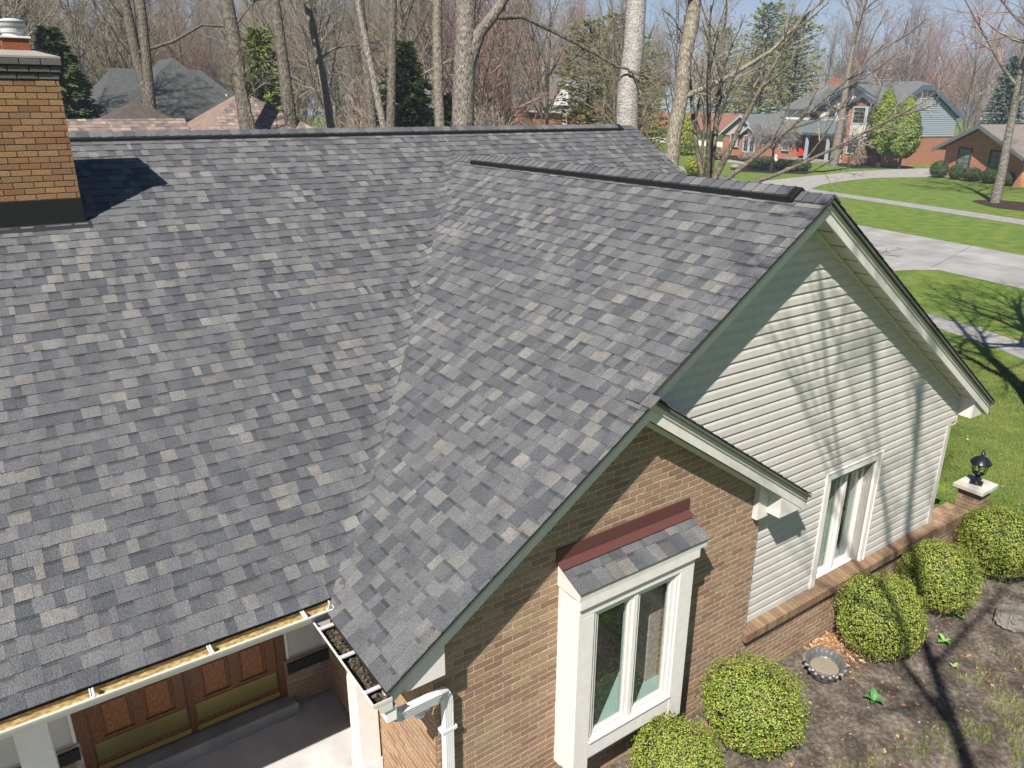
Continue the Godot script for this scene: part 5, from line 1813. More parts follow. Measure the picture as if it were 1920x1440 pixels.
# ------------------------------------------------------------------ the houses around
func far_window(parent: Node3D, f: Transform3D, x0: float, y0: float, x1: float, y1: float, out: float, frame: Color, sashes: int, dim := 0.038) -> void:
	# a window on a wall whose outer face is at z = 0 of f; out is +1 or -1, the way the wall faces
	var w := sub("window", parent)
	var g := Geo.new()
	var k := 0.16
	var za := minf(0.0, out * 0.09)
	var zb := maxf(0.0, out * 0.09)
	for q in [[x0, y0, x0 + k, y1], [x1 - k, y0, x1, y1], [x0 + k, y0, x1 - k, y0 + k], [x0 + k, y1 - k, x1 - k, y1]]:
		g.box(f, Vector3(q[0], q[1], za), Vector3(q[2], q[3], zb), frame)
	for i in range(1, sashes):
		var x := lerpf(x0, x1, float(i) / sashes)
		g.box(f, Vector3(x - 0.2, y0 + k, za), Vector3(x + 0.2, y1 - k, zb), frame)
	put("frame", g, M.paint, w)
	for i in sashes:
		var a := lerpf(x0, x1, float(i) / sashes) + (k if i == 0 else 0.2)
		var b := lerpf(x0, x1, float(i + 1) / sashes) - (k if i == sashes - 1 else 0.2)
		var p := Geo.new()
		p.box(f, Vector3(a, y0 + k, out * 0.02 - 0.01), Vector3(b, y1 - k, out * 0.02 + 0.01), lin(dim * 0.95, dim, dim * 0.97))
		put("pane", p, M.far_glass, w)
		var mt := Geo.new()
		for r in range(1, 4):
			var y := lerpf(y0 + k, y1 - k, r / 4.0)
			mt.box(f, Vector3(a, y - 0.018, out * 0.03 - 0.012), Vector3(b, y + 0.018, out * 0.03 + 0.012), frame * 0.55)
		var xm := (a + b) * 0.5
		mt.box(f, Vector3(xm - 0.018, y0 + k, out * 0.034 - 0.012), Vector3(xm + 0.018, y1 - k, out * 0.034 + 0.012), frame * 0.55)
		put("muntin", mt, M.paint, w)


func slab(g: Geo, f: Transform3D, pts: Array, thick: float, col: Color) -> void:
	# a roof face with thickness
	var up := []
	var dn := []
	for p in pts:
		up.append(f * (p as Vector3))
		dn.append(f * (p - Vector3(0, thick, 0)))
	var nrm: Vector3 = (up[1] - up[0]).cross(up[2] - up[0])
	if nrm.y < 0.0:
		up.reverse()
		dn.reverse()
	g.poly(up, col)
	for i in up.size():
		var j := (i + 1) % up.size()
		g.quad(dn[i], dn[j], up[j], up[i], col * 0.7)
	dn.reverse()
	g.poly(dn, col * 0.8)


func gable_roof(parent: Node3D, f: Transform3D, x0: float, x1: float, z0: float, z1: float, ye: float, yr: float, over: float, col: Color, fascia: Color, along_z := false) -> void:
	# ridge along x, or along z; the eaves lie over outside the walls
	var g := Geo.new()
	var t := Geo.new()
	if along_z:
		var xm := (x0 + x1) * 0.5
		var dy := (yr - ye) / (xm - x0) * over
		slab(g, f, [Vector3(x0 - over, ye - dy, z0 - over), Vector3(xm, yr, z0 - over), Vector3(xm, yr, z1 + over), Vector3(x0 - over, ye - dy, z1 + over)], 0.14, col)
		slab(g, f, [Vector3(x1 + over, ye - dy, z0 - over), Vector3(xm, yr, z0 - over), Vector3(xm, yr, z1 + over), Vector3(x1 + over, ye - dy, z1 + over)], 0.14, col)
		for e in [[z0 - over - 0.03, z0 - over + 0.05], [z1 + over - 0.05, z1 + over + 0.03]]:
			for side in 2:
				var t3 := Geo.new()
				if side:
					t3.prism(f, [Vector2(x0 - over, ye - dy - 0.32), Vector2(xm, yr - 0.36), Vector2(xm, yr - 0.06), Vector2(x0 - over, ye - dy - 0.04)], e[0], e[1], fascia)
				else:
					t3.prism(f, [Vector2(xm, yr - 0.36), Vector2(x1 + over, ye - dy - 0.32), Vector2(x1 + over, ye - dy - 0.04), Vector2(xm, yr - 0.06)], e[0], e[1], fascia)
				put("fascia", t3, M.paint, parent)
	else:
		var zm := (z0 + z1) * 0.5
		var dy := (yr - ye) / (zm - z0) * over
		slab(g, f, [Vector3(x0 - over, ye - dy, z0 - over), Vector3(x1 + over, ye - dy, z0 - over), Vector3(x1 + over, yr, zm), Vector3(x0 - over, yr, zm)], 0.14, col)
		slab(g, f, [Vector3(x0 - over, ye - dy, z1 + over), Vector3(x1 + over, ye - dy, z1 + over), Vector3(x1 + over, yr, zm), Vector3(x0 - over, yr, zm)], 0.14, col)
		var t2 := Geo.new()
		t2.box(f, Vector3(x0 - over, ye - dy - 0.3, z0 - over - 0.03), Vector3(x1 + over, ye - dy - 0.1, z0 - over + 0.02), fascia)
		put("fascia", t2, M.paint, parent)
		t.box(f, Vector3(x0 - over, ye - dy - 0.3, z1 + over - 0.02), Vector3(x1 + over, ye - dy - 0.1, z1 + over + 0.03), fascia)
	var r := put("roof", g, M.far_roof, parent)
	if t.v.size():
		put("fascia", t, M.paint, r)


func build_far_houses() -> void:
	var brick := lin(0.62, 0.30, 0.19)
	var slate := lin(0.23, 0.25, 0.245)
	var blue := lin(0.36, 0.405, 0.45)
	# two-storey house across the street: x runs along its front to the left, z to the back
	var o := Vector3(81.33, 0, -44.97)
	var F := Transform3D(Basis(Vector3(0.23, 0, -0.973), Vector3.UP, Vector3(0.973, 0, 0.23)), o)
	var h := thing("two_storey_house", "two storey house across the street with white stone front, blue grey siding and grey roof", "house")
	var w := Geo.new()
	w.box(F, Vector3(1.7, 0, 0), Vector3(19.5, 3.1, 10.4), brick)
	put("brick_wall", w, M.far_brick, h)
	var up := Geo.new()
	up.box(F, Vector3(1.72, 3.1, 0.02), Vector3(19.45, 6.2, 10.3), lin(0.80, 0.78, 0.73))
	put("upper_wall", up, M.paint, h)
	# lapped siding on the right gable
	var y := 3.1
	while y < 9.0:
		var a := maxf(0.0, (y + 0.24 - 6.0) / 0.6585 - 0.25)
		var b := minf(10.4, 10.8 - (y + 0.24 - 5.3) / 0.586)
		if y > 8.45:
			break
		var g := Geo.new()
		g.box(F, Vector3(1.62 + 0.02, y, a), Vector3(1.72, y + 0.12, b), shade(blue, 0.03))
		g.box(F, Vector3(1.58, y + 0.12, a), Vector3(1.72, y + 0.24, b), shade(blue, 0.03))
		put("siding_plank", g, M.paint, h)
		y += 0.24
	var rf := Geo.new()
	var yr := 9.3
	slab(rf, F, [Vector3(1.2, 6.1, -0.5), Vector3(19.9, 6.1, -0.5), Vector3(16.8, yr, 4.4), Vector3(2.4, yr, 4.4), Vector3(1.2, 8.8, 3.6)], 0.16, slate)
	slab(rf, F, [Vector3(1.2, 5.4, 11.1), Vector3(19.9, 5.4, 11.1), Vector3(16.8, yr, 4.4), Vector3(2.4, yr, 4.4), Vector3(1.2, 8.8, 5.3)], 0.16, slate)
	slab(rf, F, [Vector3(1.2, 8.8, 3.6), Vector3(1.2, 8.8, 5.3), Vector3(2.4, yr, 4.4)], 0.16, slate)
	slab(rf, F, [Vector3(19.9, 6.1, -0.5), Vector3(19.9, 5.4, 11.1), Vector3(16.8, yr, 4.4)], 0.16, slate)
	# cross gable over the stone front
	slab(rf, F, [Vector3(6.9, 9.2, -0.9), Vector3(12.7, 6.4, -0.9), Vector3(12.7, 6.4, 0.5), Vector3(6.9, 9.2, 4.6)], 0.16, slate)
	slab(rf, F, [Vector3(6.9, 9.2, -0.9), Vector3(1.1, 6.4, -0.9), Vector3(1.1, 6.4, 0.5), Vector3(6.9, 9.2, 4.6)], 0.16, slate)
	slab(rf, F, [Vector3(4.7, 7.95, -1.5), Vector3(7.9, 6.55, -1.5), Vector3(7.9, 6.55, 0.0), Vector3(4.7, 7.95, 0.0)], 0.16, slate)
	slab(rf, F, [Vector3(4.7, 7.95, -1.5), Vector3(1.2, 6.4, -1.5), Vector3(1.2, 6.4, 0.0), Vector3(4.7, 7.95, 0.0)], 0.16, slate)
	put("roof", rf, M.far_roof, h)
	var fa := Geo.new()
	var navy := lin(0.085, 0.115, 0.15)
	var strip := func(a: Vector3, b: Vector3, dz: float) -> void:
		var f1 := Geo.new()
		f1.quad(F * (b - Vector3(0, 0.4, 0)), F * (a - Vector3(0, 0.4, 0)), F * a, F * b, navy)
		f1.quad(F * (a - Vector3(0, 0.4, 0)), F * (b - Vector3(0, 0.4, 0)), F * (b - Vector3(0, 0.4, -dz)), F * (a - Vector3(0, 0.4, -dz)), navy)
		put("fascia", f1, M.paint, h)
	strip.call(Vector3(6.9, 9.15, -0.95), Vector3(12.75, 6.35, -0.95), 0.5)
	strip.call(Vector3(1.1, 6.35, -0.95), Vector3(6.9, 9.15, -0.95), 0.5)
	strip.call(Vector3(4.7, 7.9, -1.55), Vector3(7.95, 6.5, -1.55), 0.5)
	strip.call(Vector3(1.15, 6.35, -1.55), Vector3(4.7, 7.9, -1.55), 0.5)
	for q in [[Vector3(1.15, 6.05, -0.5), Vector3(1.15, 8.75, 3.6)], [Vector3(1.15, 8.75, 3.6), Vector3(1.15, 8.75, 5.3)], [Vector3(1.15, 8.75, 5.3), Vector3(1.15, 5.35, 11.1)]]:
		fa.quad(F * (q[1] - Vector3(0, 0.5, 0)), F * (q[0] - Vector3(0, 0.5, 0)), F * q[0], F * q[1], navy)
	put("fascia", fa, M.paint, h)
	# white stone front
	var st := Geo.new()
	st.prism(F, [Vector2(1.75, 2.4), Vector2(12.3, 2.4), Vector2(12.3, 6.4), Vector2(6.9, 8.95), Vector2(1.75, 6.4)], -0.4, 0.1, lin(0.86, 0.83, 0.79))
	put("stone_front", st, M.stone, h)
	# brick bay with two tall windows and a copper coloured gable
	var by := Geo.new()
	by.box(F, Vector3(1.15, 0, -1.15), Vector3(6.9, 6.6, -0.4), brick * 1.25)
	put("brick_bay", by, M.far_brick, h)
	var cop := Geo.new()
	cop.prism(F, [Vector2(2.0, 6.55), Vector2(7.0, 6.55), Vector2(6.6, 6.95), Vector2(4.7, 7.55), Vector2(2.8, 6.95)], -1.2, -0.4, lin(0.42, 0.16, 0.06))
	put("copper_gable", cop, M.paint, h)
	var fw := F * Transform3D(Basis(), Vector3(0, 0, -1.15))
	far_window(h, fw, 2.0, 4.5, 6.2, 6.5, -1.0, lin(0.42, 0.50, 0.55), 2)
	far_window(h, fw, 2.4, 1.1, 6.4, 3.1, -1.0, lin(0.42, 0.50, 0.55), 2)
	var sp := Geo.new()
	sp.box(fw, Vector3(2.0, 3.2, -0.06), Vector3(6.3, 4.45, 0.0), lin(0.84, 0.81, 0.78))
	put("stone_panel", sp, M.stone, h)
	far_window(h, F * Transform3D(Basis(), Vector3(0, 0, -0.4)), 9.5, 4.85, 11.1, 6.4, -1.0, lin(0.42, 0.50, 0.55), 1)
	far_window(h, F, 13.1, 4.7, 14.6, 6.0, -1.0, lin(0.10, 0.13, 0.16), 1)
	# porch with a lean-to roof and two posts
	var pr := Geo.new()
	slab(pr, F, [Vector3(6.9, 4.8, -0.4), Vector3(15.0, 4.8, -0.4), Vector3(15.0, 3.4, -3.2), Vector3(6.9, 3.4, -3.2)], 0.3, lin(0.20, 0.25, 0.27))
	put("porch_roof", pr, M.far_roof, h)
	for x in [7.6, 11.2]:
		var po := Geo.new()
		po.box(F, Vector3(x, 0.2, -3.0), Vector3(x + 0.3, 3.2, -2.7), lin(0.33, 0.42, 0.47))
		put("porch_post", po, M.paint, h)
	var pf := Geo.new()
	pf.box(F, Vector3(6.9, 0, -3.3), Vector3(15.0, 0.22, 0.0), lin(0.5, 0.48, 0.45))
	put("porch_floor", pf, M.concrete, h)
	var dr := Geo.new()
	dr.box(F, Vector3(7.6, 0.22, -0.05), Vector3(8.7, 2.4, 0.0), lin(0.02, 0.02, 0.025))
	put("door", dr, M.paint, h)
	# low wing and garage to the left
	var lw := Geo.new()
	lw.box(F, Vector3(14.0, 0, -3.0), Vector3(22.0, 2.9, 4.0), brick * 1.15)
	lw.box(F, Vector3(18.2, 0, -4.6), Vector3(26.2, 3.1, 4.0), brick * 1.2)
	lw.box(F, Vector3(15.6, 0, -6.6), Vector3(20.0, 2.9, -3.0), brick * 1.2)
	lw.prism(F, [Vector2(15.6, 2.9), Vector2(20.0, 2.9), Vector2(17.8, 4.0)], -6.6, -6.4, brick * 1.2)
	put("garage_wall", lw, M.far_brick, h)
	var wg := Geo.new()
	wg.prism(F, [Vector2(18.2, 2.6), Vector2(26.2, 2.6), Vector2(26.2, 3.1), Vector2(22.2, 5.3), Vector2(18.2, 3.1)], -4.7, -4.5, lin(0.62, 0.60, 0.57))
	wg.box(F, Vector3(13.9, 1.9, -3.1), Vector3(15.55, 2.9, -2.9), lin(0.84, 0.81, 0.78))
	put("stone_gable", wg, M.stone, h)
	gable_roof(h, F, 18.2, 26.2, -4.6, 4.0, 3.1, 5.45, 0.5, slate, lin(0.42, 0.50, 0.55), true)
	gable_roof(h, F, 15.6, 20.0, -6.6, -2.6, 2.9, 4.15, 0.4, slate, lin(0.42, 0.50, 0.55), true)
	gable_roof(h, F, 14.0, 22.0, -3.0, 7.0, 2.9, 6.1, 0.5, slate, lin(0.2, 0.25, 0.27))
	far_window(h, F * Transform3D(Basis(), Vector3(0, 0, -4.7)), 21.4, 1.1, 24.4, 3.0, -1.0, lin(0.42, 0.50, 0.55), 2)
	far_window(h, F * Transform3D(Basis(), Vector3(0, 0, -6.6)), 16.6, 0.7, 19.0, 2.9, -1.0, lin(0.42, 0.50, 0.55), 2)
	far_window(h, F * Transform3D(Basis(), Vector3(0, 0, -3.1)), 14.2, 1.0, 15.5, 2.3, -1.0, lin(0.42, 0.50, 0.55), 1)
	var cm := Geo.new()
	cm.box(F, Vector3(15.3, 6.0, 4.0), Vector3(16.5, 9.9, 5.0), brick)
	put("chimney", cm, M.far_brick, h)
	# brick neighbour at the right edge: x along its gable to the right, z towards the street
	var d := Vector3(-0.507, 0, 0.862)
	var A := Transform3D(Basis(d, Vector3.UP, d.cross(Vector3.UP)), Vector3(74.0, 0, -35.8))
	var n := thing("brick_house", "low orange brick house with a front gable at the right edge", "house")
	var nw := Geo.new()
	nw.prism(A, [Vector2(0, 0), Vector2(11.2, 0), Vector2(11.2, 2.9), Vector2(5.4, 4.9), Vector2(0, 2.9)], -8.0, 0.0, lin(0.95, 0.50, 0.31))
	put("brick_wall", nw, M.far_brick, n)
	gable_roof(n, A, 0.0, 11.2, -12.0, 0.0, 2.95, 5.05, 0.9, lin(0.36, 0.30, 0.27), lin(0.16, 0.18, 0.19), true)
	gable_roof(n, A, 4.0, 26.0, -18.0, -6.0, 2.95, 6.2, 0.6, lin(0.40, 0.33, 0.29), lin(0.16, 0.18, 0.19))
	var nb := Geo.new()
	nb.box(A, Vector3(4.2, 0, -17.6), Vector3(25.8, 2.9, -6.2), brick)
	put("rear_wall", nb, M.far_brick, n)
	far_window(n, A, 2.1, 0.85, 4.1, 2.9, 1.0, lin(0.05, 0.055, 0.06), 1, 0.22)
	far_window(n, A, 6.7, 0.85, 8.7, 2.9, 1.0, lin(0.05, 0.055, 0.06), 1, 0.22)
	# white ranch with a red roof
	var R := Transform3D(Basis(Vector3(0.23, 0, -0.973), Vector3.UP, Vector3(0.973, 0, 0.23)), Vector3(96.0, 0, -80.5))
	var ra := thing("ranch_house", "long low white ranch house with a red roof, seen behind the slender leaning tree", "house")
	var rw := Geo.new()
	rw.box(R, Vector3(0, 0, 0), Vector3(34, 2.7, 9.0), lin(0.86, 0.80, 0.76))
	put("wall", rw, M.paint, ra)
	var rr := Geo.new()
	var redr := lin(0.44, 0.20, 0.15)
	slab(rr, R, [Vector3(-0.9, 2.6, -0.9), Vector3(34.9, 2.6, -0.9), Vector3(31, 5.2, 4.5), Vector3(3, 5.2, 4.5)], 0.25, redr)
	slab(rr, R, [Vector3(-0.9, 2.6, 9.9), Vector3(34.9, 2.6, 9.9), Vector3(31, 5.2, 4.5), Vector3(3, 5.2, 4.5)], 0.25, redr)
	slab(rr, R, [Vector3(-0.9, 2.6, -0.9), Vector3(-0.9, 2.6, 9.9), Vector3(3, 5.2, 4.5)], 0.25, redr)
	slab(rr, R, [Vector3(34.9, 2.6, -0.9), Vector3(34.9, 2.6, 9.9), Vector3(31, 5.2, 4.5)], 0.25, redr)
	put("roof", rr, M.far_roof, ra)
	var rc := Geo.new()
	rc.box(R, Vector3(21.5, 4, 3.5), Vector3(23.2, 6.4, 4.7), lin(0.5, 0.42, 0.34))
	put("chimney", rc, M.far_brick, ra)
	far_window(ra, R, 6, 0.9, 9, 2.2, -1.0, lin(0.6, 0.58, 0.55), 2)
	far_window(ra, R, 13, 0.9, 15, 2.2, -1.0, lin(0.6, 0.58, 0.55), 1)
	# brick house between the trunks, middle of the background
	var B := Transform3D(Basis(Vector3(0.23, 0, -0.973), Vector3.UP, Vector3(0.973, 0, 0.23)), Vector3(46.4, 0, -60.5))
	var bh := thing("gabled_house", "red brick house with white gables and grey roof, far behind the bare trunks", "house")
	var bw := Geo.new()
	bw.box(B, Vector3(0, 0, 0), Vector3(15, 6.3, 9), brick)
	bw.box(B, Vector3(12.6, 0, -1.5), Vector3(16.0, 6.7, 0.0), brick * 1.15)
	put("brick_wall", bw, M.far_brick, bh)
	gable_roof(bh, B, 0, 15, 0, 9, 6.3, 9.5, 0.4, lin(0.25, 0.24, 0.24), lin(0.5, 0.5, 0.5))
	gable_roof(bh, B, 12.6, 16.0, -1.5, 4.0, 6.6, 8.8, 0.3, lin(0.25, 0.24, 0.24), lin(0.6, 0.6, 0.6), true)
	var bg := Geo.new()
	bg.prism(B, [Vector2(12.8, 6.7), Vector2(15.8, 6.7), Vector2(14.3, 8.4)], -1.54, -1.4, lin(0.72, 0.72, 0.72))
	bg.prism(B, [Vector2(0.5, 6.5), Vector2(4.5, 6.5), Vector2(0.8, 8.6)], -0.5, -0.3, lin(0.72, 0.72, 0.72))
	bg.box(B, Vector3(0.2, 0, -0.9), Vector3(0.5, 6.0, -0.6), lin(0.72, 0.72, 0.72))
	bg.box(B, Vector3(13.0, 3.2, -1.56), Vector3(13.5, 5.2, -1.5), lin(0.72, 0.72, 0.72))
	put("white_trim", bg, M.paint, bh)
	var bl := Geo.new()
	bl.box(B, Vector3(16.0, 0, 1.0), Vector3(27.0, 4.6, 9), lin(0.52, 0.47, 0.38))
	put("garage_wall", bl, M.paint, bh)
	gable_roof(bh, B, 16.0, 27.0, 1.0, 9, 4.6, 7.6, 0.4, lin(0.13, 0.125, 0.12), lin(0.4, 0.38, 0.34))
	var bc := Geo.new()
	bc.box(B, Vector3(0.4, 5, 4.2), Vector3(1.5, 10.0, 5.2), brick)
	put("chimney", bc, M.far_brick, bh)
	# brown hip-roofed neighbour just behind, with shingles that can still be told apart
	var hh := thing("hip_roof_house", "low house with a brown shingled hip roof just behind the main ridge, left", "house")
	var hw := Geo.new()
	hw.b(Vector3(-16, 0, -33.5), Vector3(8.6, 2.8, -22.3), lin(0.3, 0.2, 0.14))
	put("wall", hw, M.far_brick, hh)
	var roof := sub("roof", hh)
	var hr := Geo.new()
	var brn := lin(0.40, 0.29, 0.235)
	var I := Transform3D()
	slab(hr, I, [Vector3(9.3, 2.85, -21.6), Vector3(-3.3, 2.85, -21.6), Vector3(3.0, 7.08, -28.0)], 0.12, brn)
	slab(hr, I, [Vector3(9.3, 2.85, -21.6), Vector3(9.3, 2.85, -34.4), Vector3(3.0, 7.08, -28.0)], 0.12, brn)
	slab(hr, I, [Vector3(9.3, 2.85, -34.4), Vector3(-3.3, 2.85, -34.4), Vector3(3.0, 7.08, -28.0)], 0.12, brn)
	slab(hr, I, [Vector3(-3.3, 2.85, -21.6), Vector3(-3.3, 2.85, -34.4), Vector3(3.0, 7.08, -28.0)], 0.12, brn)
	slab(hr, I, [Vector3(-17, 2.85, -21.55), Vector3(0.5, 2.85, -21.55), Vector3(0.5, 6.08, -27.0), Vector3(-17, 6.08, -27.0)], 0.12, brn)
	slab(hr, I, [Vector3(-17, 2.85, -33.0), Vector3(0.5, 2.85, -33.0), Vector3(0.5, 6.08, -27.0), Vector3(-17, 6.08, -27.0)], 0.12, brn)
	slab(hr, I, [Vector3(-3.0, 5.3, -27.6), Vector3(1.6, 5.3, -27.6), Vector3(-0.6, 6.75, -29.5)], 0.12, lin(0.15, 0.115, 0.10))
	slab(hr, I, [Vector3(1.6, 5.3, -27.6), Vector3(1.6, 5.3, -33.6), Vector3(-0.6, 6.75, -29.5)], 0.12, lin(0.15, 0.115, 0.10))
	slab(hr, I, [Vector3(-3.0, 5.3, -27.6), Vector3(-3.0, 5.3, -33.6), Vector3(-0.6, 6.75, -29.5)], 0.12, lin(0.15, 0.115, 0.10))
	slab(hr, I, [Vector3(-3.0, 5.3, -33.6), Vector3(1.6, 5.3, -33.6), Vector3(-0.6, 6.75, -29.5)], 0.12, lin(0.15, 0.115, 0.10))
	put("roof_boards", hr, M.far_roof, roof)
	var pc := Pieces.new()
	var tint := Color(2.15, 1.65, 1.35)
	var wv := Vector3(0, 4.23, -6.4)
	var ln := wv.length()
	var cut_hip := func(p: PackedVector2Array, _u: float, _v: float) -> PackedVector2Array:
		p = clip(p, 6.3 / ln, 1.0, 0.0) if false else p
		p = clip(p, ln, 6.3, 6.3 * ln + 3.0 * ln)
		return clip(p, -ln, 6.3, 6.3 * ln - 3.0 * ln)
	slope(pc, Vector3(0, 2.87, -21.6), Vector3.RIGHT, wv.normalized(), -3.3, 9.3, ln, cut_hip, Vector3.ZERO, 0.2, tint, 2.0)
	var wl := Vector3(0, 3.23, -5.45)
	slope(pc, Vector3(0, 2.87, -21.55), Vector3.RIGHT, wl.normalized(), -17.0, 0.5, wl.length(), func(p, _u, _v): return clip(p, 1, 0, 0.5), Vector3.ZERO, 0.2, tint * 0.95, 2.0)
	finish(pc, roof, "shingle", "shingle_field", M.far_roof, 0)
	# dark-roofed house behind it
	var kh := thing("dark_roof_house", "taller house with a dark grey roof behind the brown hip roof, left background", "house")
	var kw := Geo.new()
	kw.b(Vector3(0.8, 0, -60), Vector3(9.6, 6.0, -48.5), lin(0.22, 0.17, 0.13))
	put("wall", kw, M.far_brick, kh)
	var kr := Geo.new()
	var dk := lin(0.13, 0.14, 0.135)
	slab(kr, I, [Vector3(0.2, 5.6, -47.6), Vector3(10.2, 5.6, -47.6), Vector3(8.2, 8.7, -54.0), Vector3(2.6, 8.7, -54.0)], 0.15, dk)
	slab(kr, I, [Vector3(0.2, 5.6, -60.6), Vector3(10.2, 5.6, -60.6), Vector3(8.2, 8.7, -54.0), Vector3(2.6, 8.7, -54.0)], 0.15, dk)
	slab(kr, I, [Vector3(10.2, 5.6, -47.6), Vector3(10.2, 5.6, -60.6), Vector3(8.2, 8.7, -54.0)], 0.15, dk)
	slab(kr, I, [Vector3(0.2, 5.6, -47.6), Vector3(0.2, 5.6, -60.6), Vector3(2.6, 8.7, -54.0)], 0.15, dk)
	slab(kr, I, [Vector3(5.8, 9.3, -51.0), Vector3(2.0, 5.7, -47.3), Vector3(2.0, 6.0, -52.0), Vector3(5.8, 9.3, -55.0)], 0.15, dk)
	slab(kr, I, [Vector3(5.8, 9.3, -51.0), Vector3(9.6, 5.7, -47.3), Vector3(9.6, 6.0, -52.0), Vector3(5.8, 9.3, -55.0)], 0.15, dk)
	slab(kr, I, [Vector3(5.8, 9.3, -51.0), Vector3(2.0, 5.7, -47.3), Vector3(9.6, 5.7, -47.3)], 0.15, dk)
	put("roof", kr, M.far_roof, kh)
	var kv := Geo.new()
	kv.lathe(Vector3(8.6, 6.6, -50.0), [[0.06, 0.0], [0.06, 0.55], [0.0001, 0.56]], 8, lin(0.7, 0.7, 0.7))
	put("vent_pipe", kv, M.paint, kh)


# ------------------------------------------------------------------ trees and planting around
func tall_tree(called: String, label: String, p: Vector3, q: Vector3, r: float, crown: Array, bark: Material, tone_c: Color, fork := 0.0, extra := []) -> Node3D:
	# a trunk through the points p and q, carried down to the ground and up into a crown
	var d := (q - p) / (q.y - p.y)
	var base := p - d * p.y * 0.45
	base.y = -0.2
	var o := thing(called, label, "tree", Vector3(base.x, 0, base.z))
	var g := Geo.new()
	var rr := RandomNumberGenerator.new()
	rr.seed = int(absf(p.x * 37.0 + p.z * 11.0)) + 5
	var path := PackedVector3Array()
	var radii := PackedFloat32Array()
	var ys := [-0.2, 0.3, 1.2, 2.6, 4.2, 5.6, 7.0, 8.4, 9.8, 11.2, 13.0, 15.0]
	for y in ys:
		var at: Vector3
		if y < p.y:
			at = Vector3(base.x, y, base.z).lerp(Vector3(p.x, y, p.z), clampf(y / p.y, 0, 1))
		else:
			at = p + d * (y - p.y)
		var wob := Vector3(rr.randf_range(-1, 1), 0, rr.randf_range(-1, 1)) * r * 0.16
		path.append(Vector3(at.x - base.x, y, at.z - base.z) + wob)
		radii.append(r * (1.45 if y < 0.1 else 1.18 if y < 1.0 else 1.08 - 0.022 * y) * rr.randf_range(0.96, 1.04))
	g.tube(path, radii, 14, tone_c)
	for e in extra:
		var pts := PackedVector3Array()
		var rad := PackedFloat32Array()
		for k in (e[0] as Array).size():
			pts.append((e[0][k] as Vector3) - Vector3(base.x, 0, base.z))
			rad.append(lerpf(e[1], e[2], float(k) / ((e[0] as Array).size() - 1)))
		g.tube(pts, rad, 8, e[3] if e.size() > 3 else tone_c)
		if e[2] > 0.025:
			var k: float = e[2] / 0.24
			var tt := Transform3D(Basis(Vector3.UP, rr.randf() * 6.0).scaled(Vector3.ONE * maxf(k, 0.22)), pts[pts.size() - 1] - Vector3(0, 0.05, 0))
			var last: Vector3 = (pts[pts.size() - 1] - pts[pts.size() - 2]).normalized()
			tt.basis = Basis(Quaternion(Vector3.UP, last)) * tt.basis
			place("limb", crown[0], o, tt)
			place("crown", crown[1], o, tt)
	put("trunk", g, bark, o)
	# limbs and twigs start where the trunk ends, above the picture
	var t := Transform3D(Basis(Vector3.UP, rr.randf() * 6.0).scaled(Vector3.ONE * (r / 0.26)), path[path.size() - 2])
	place("limb", crown[0], o, t)
	place("crown", crown[1], o, t)
	return o


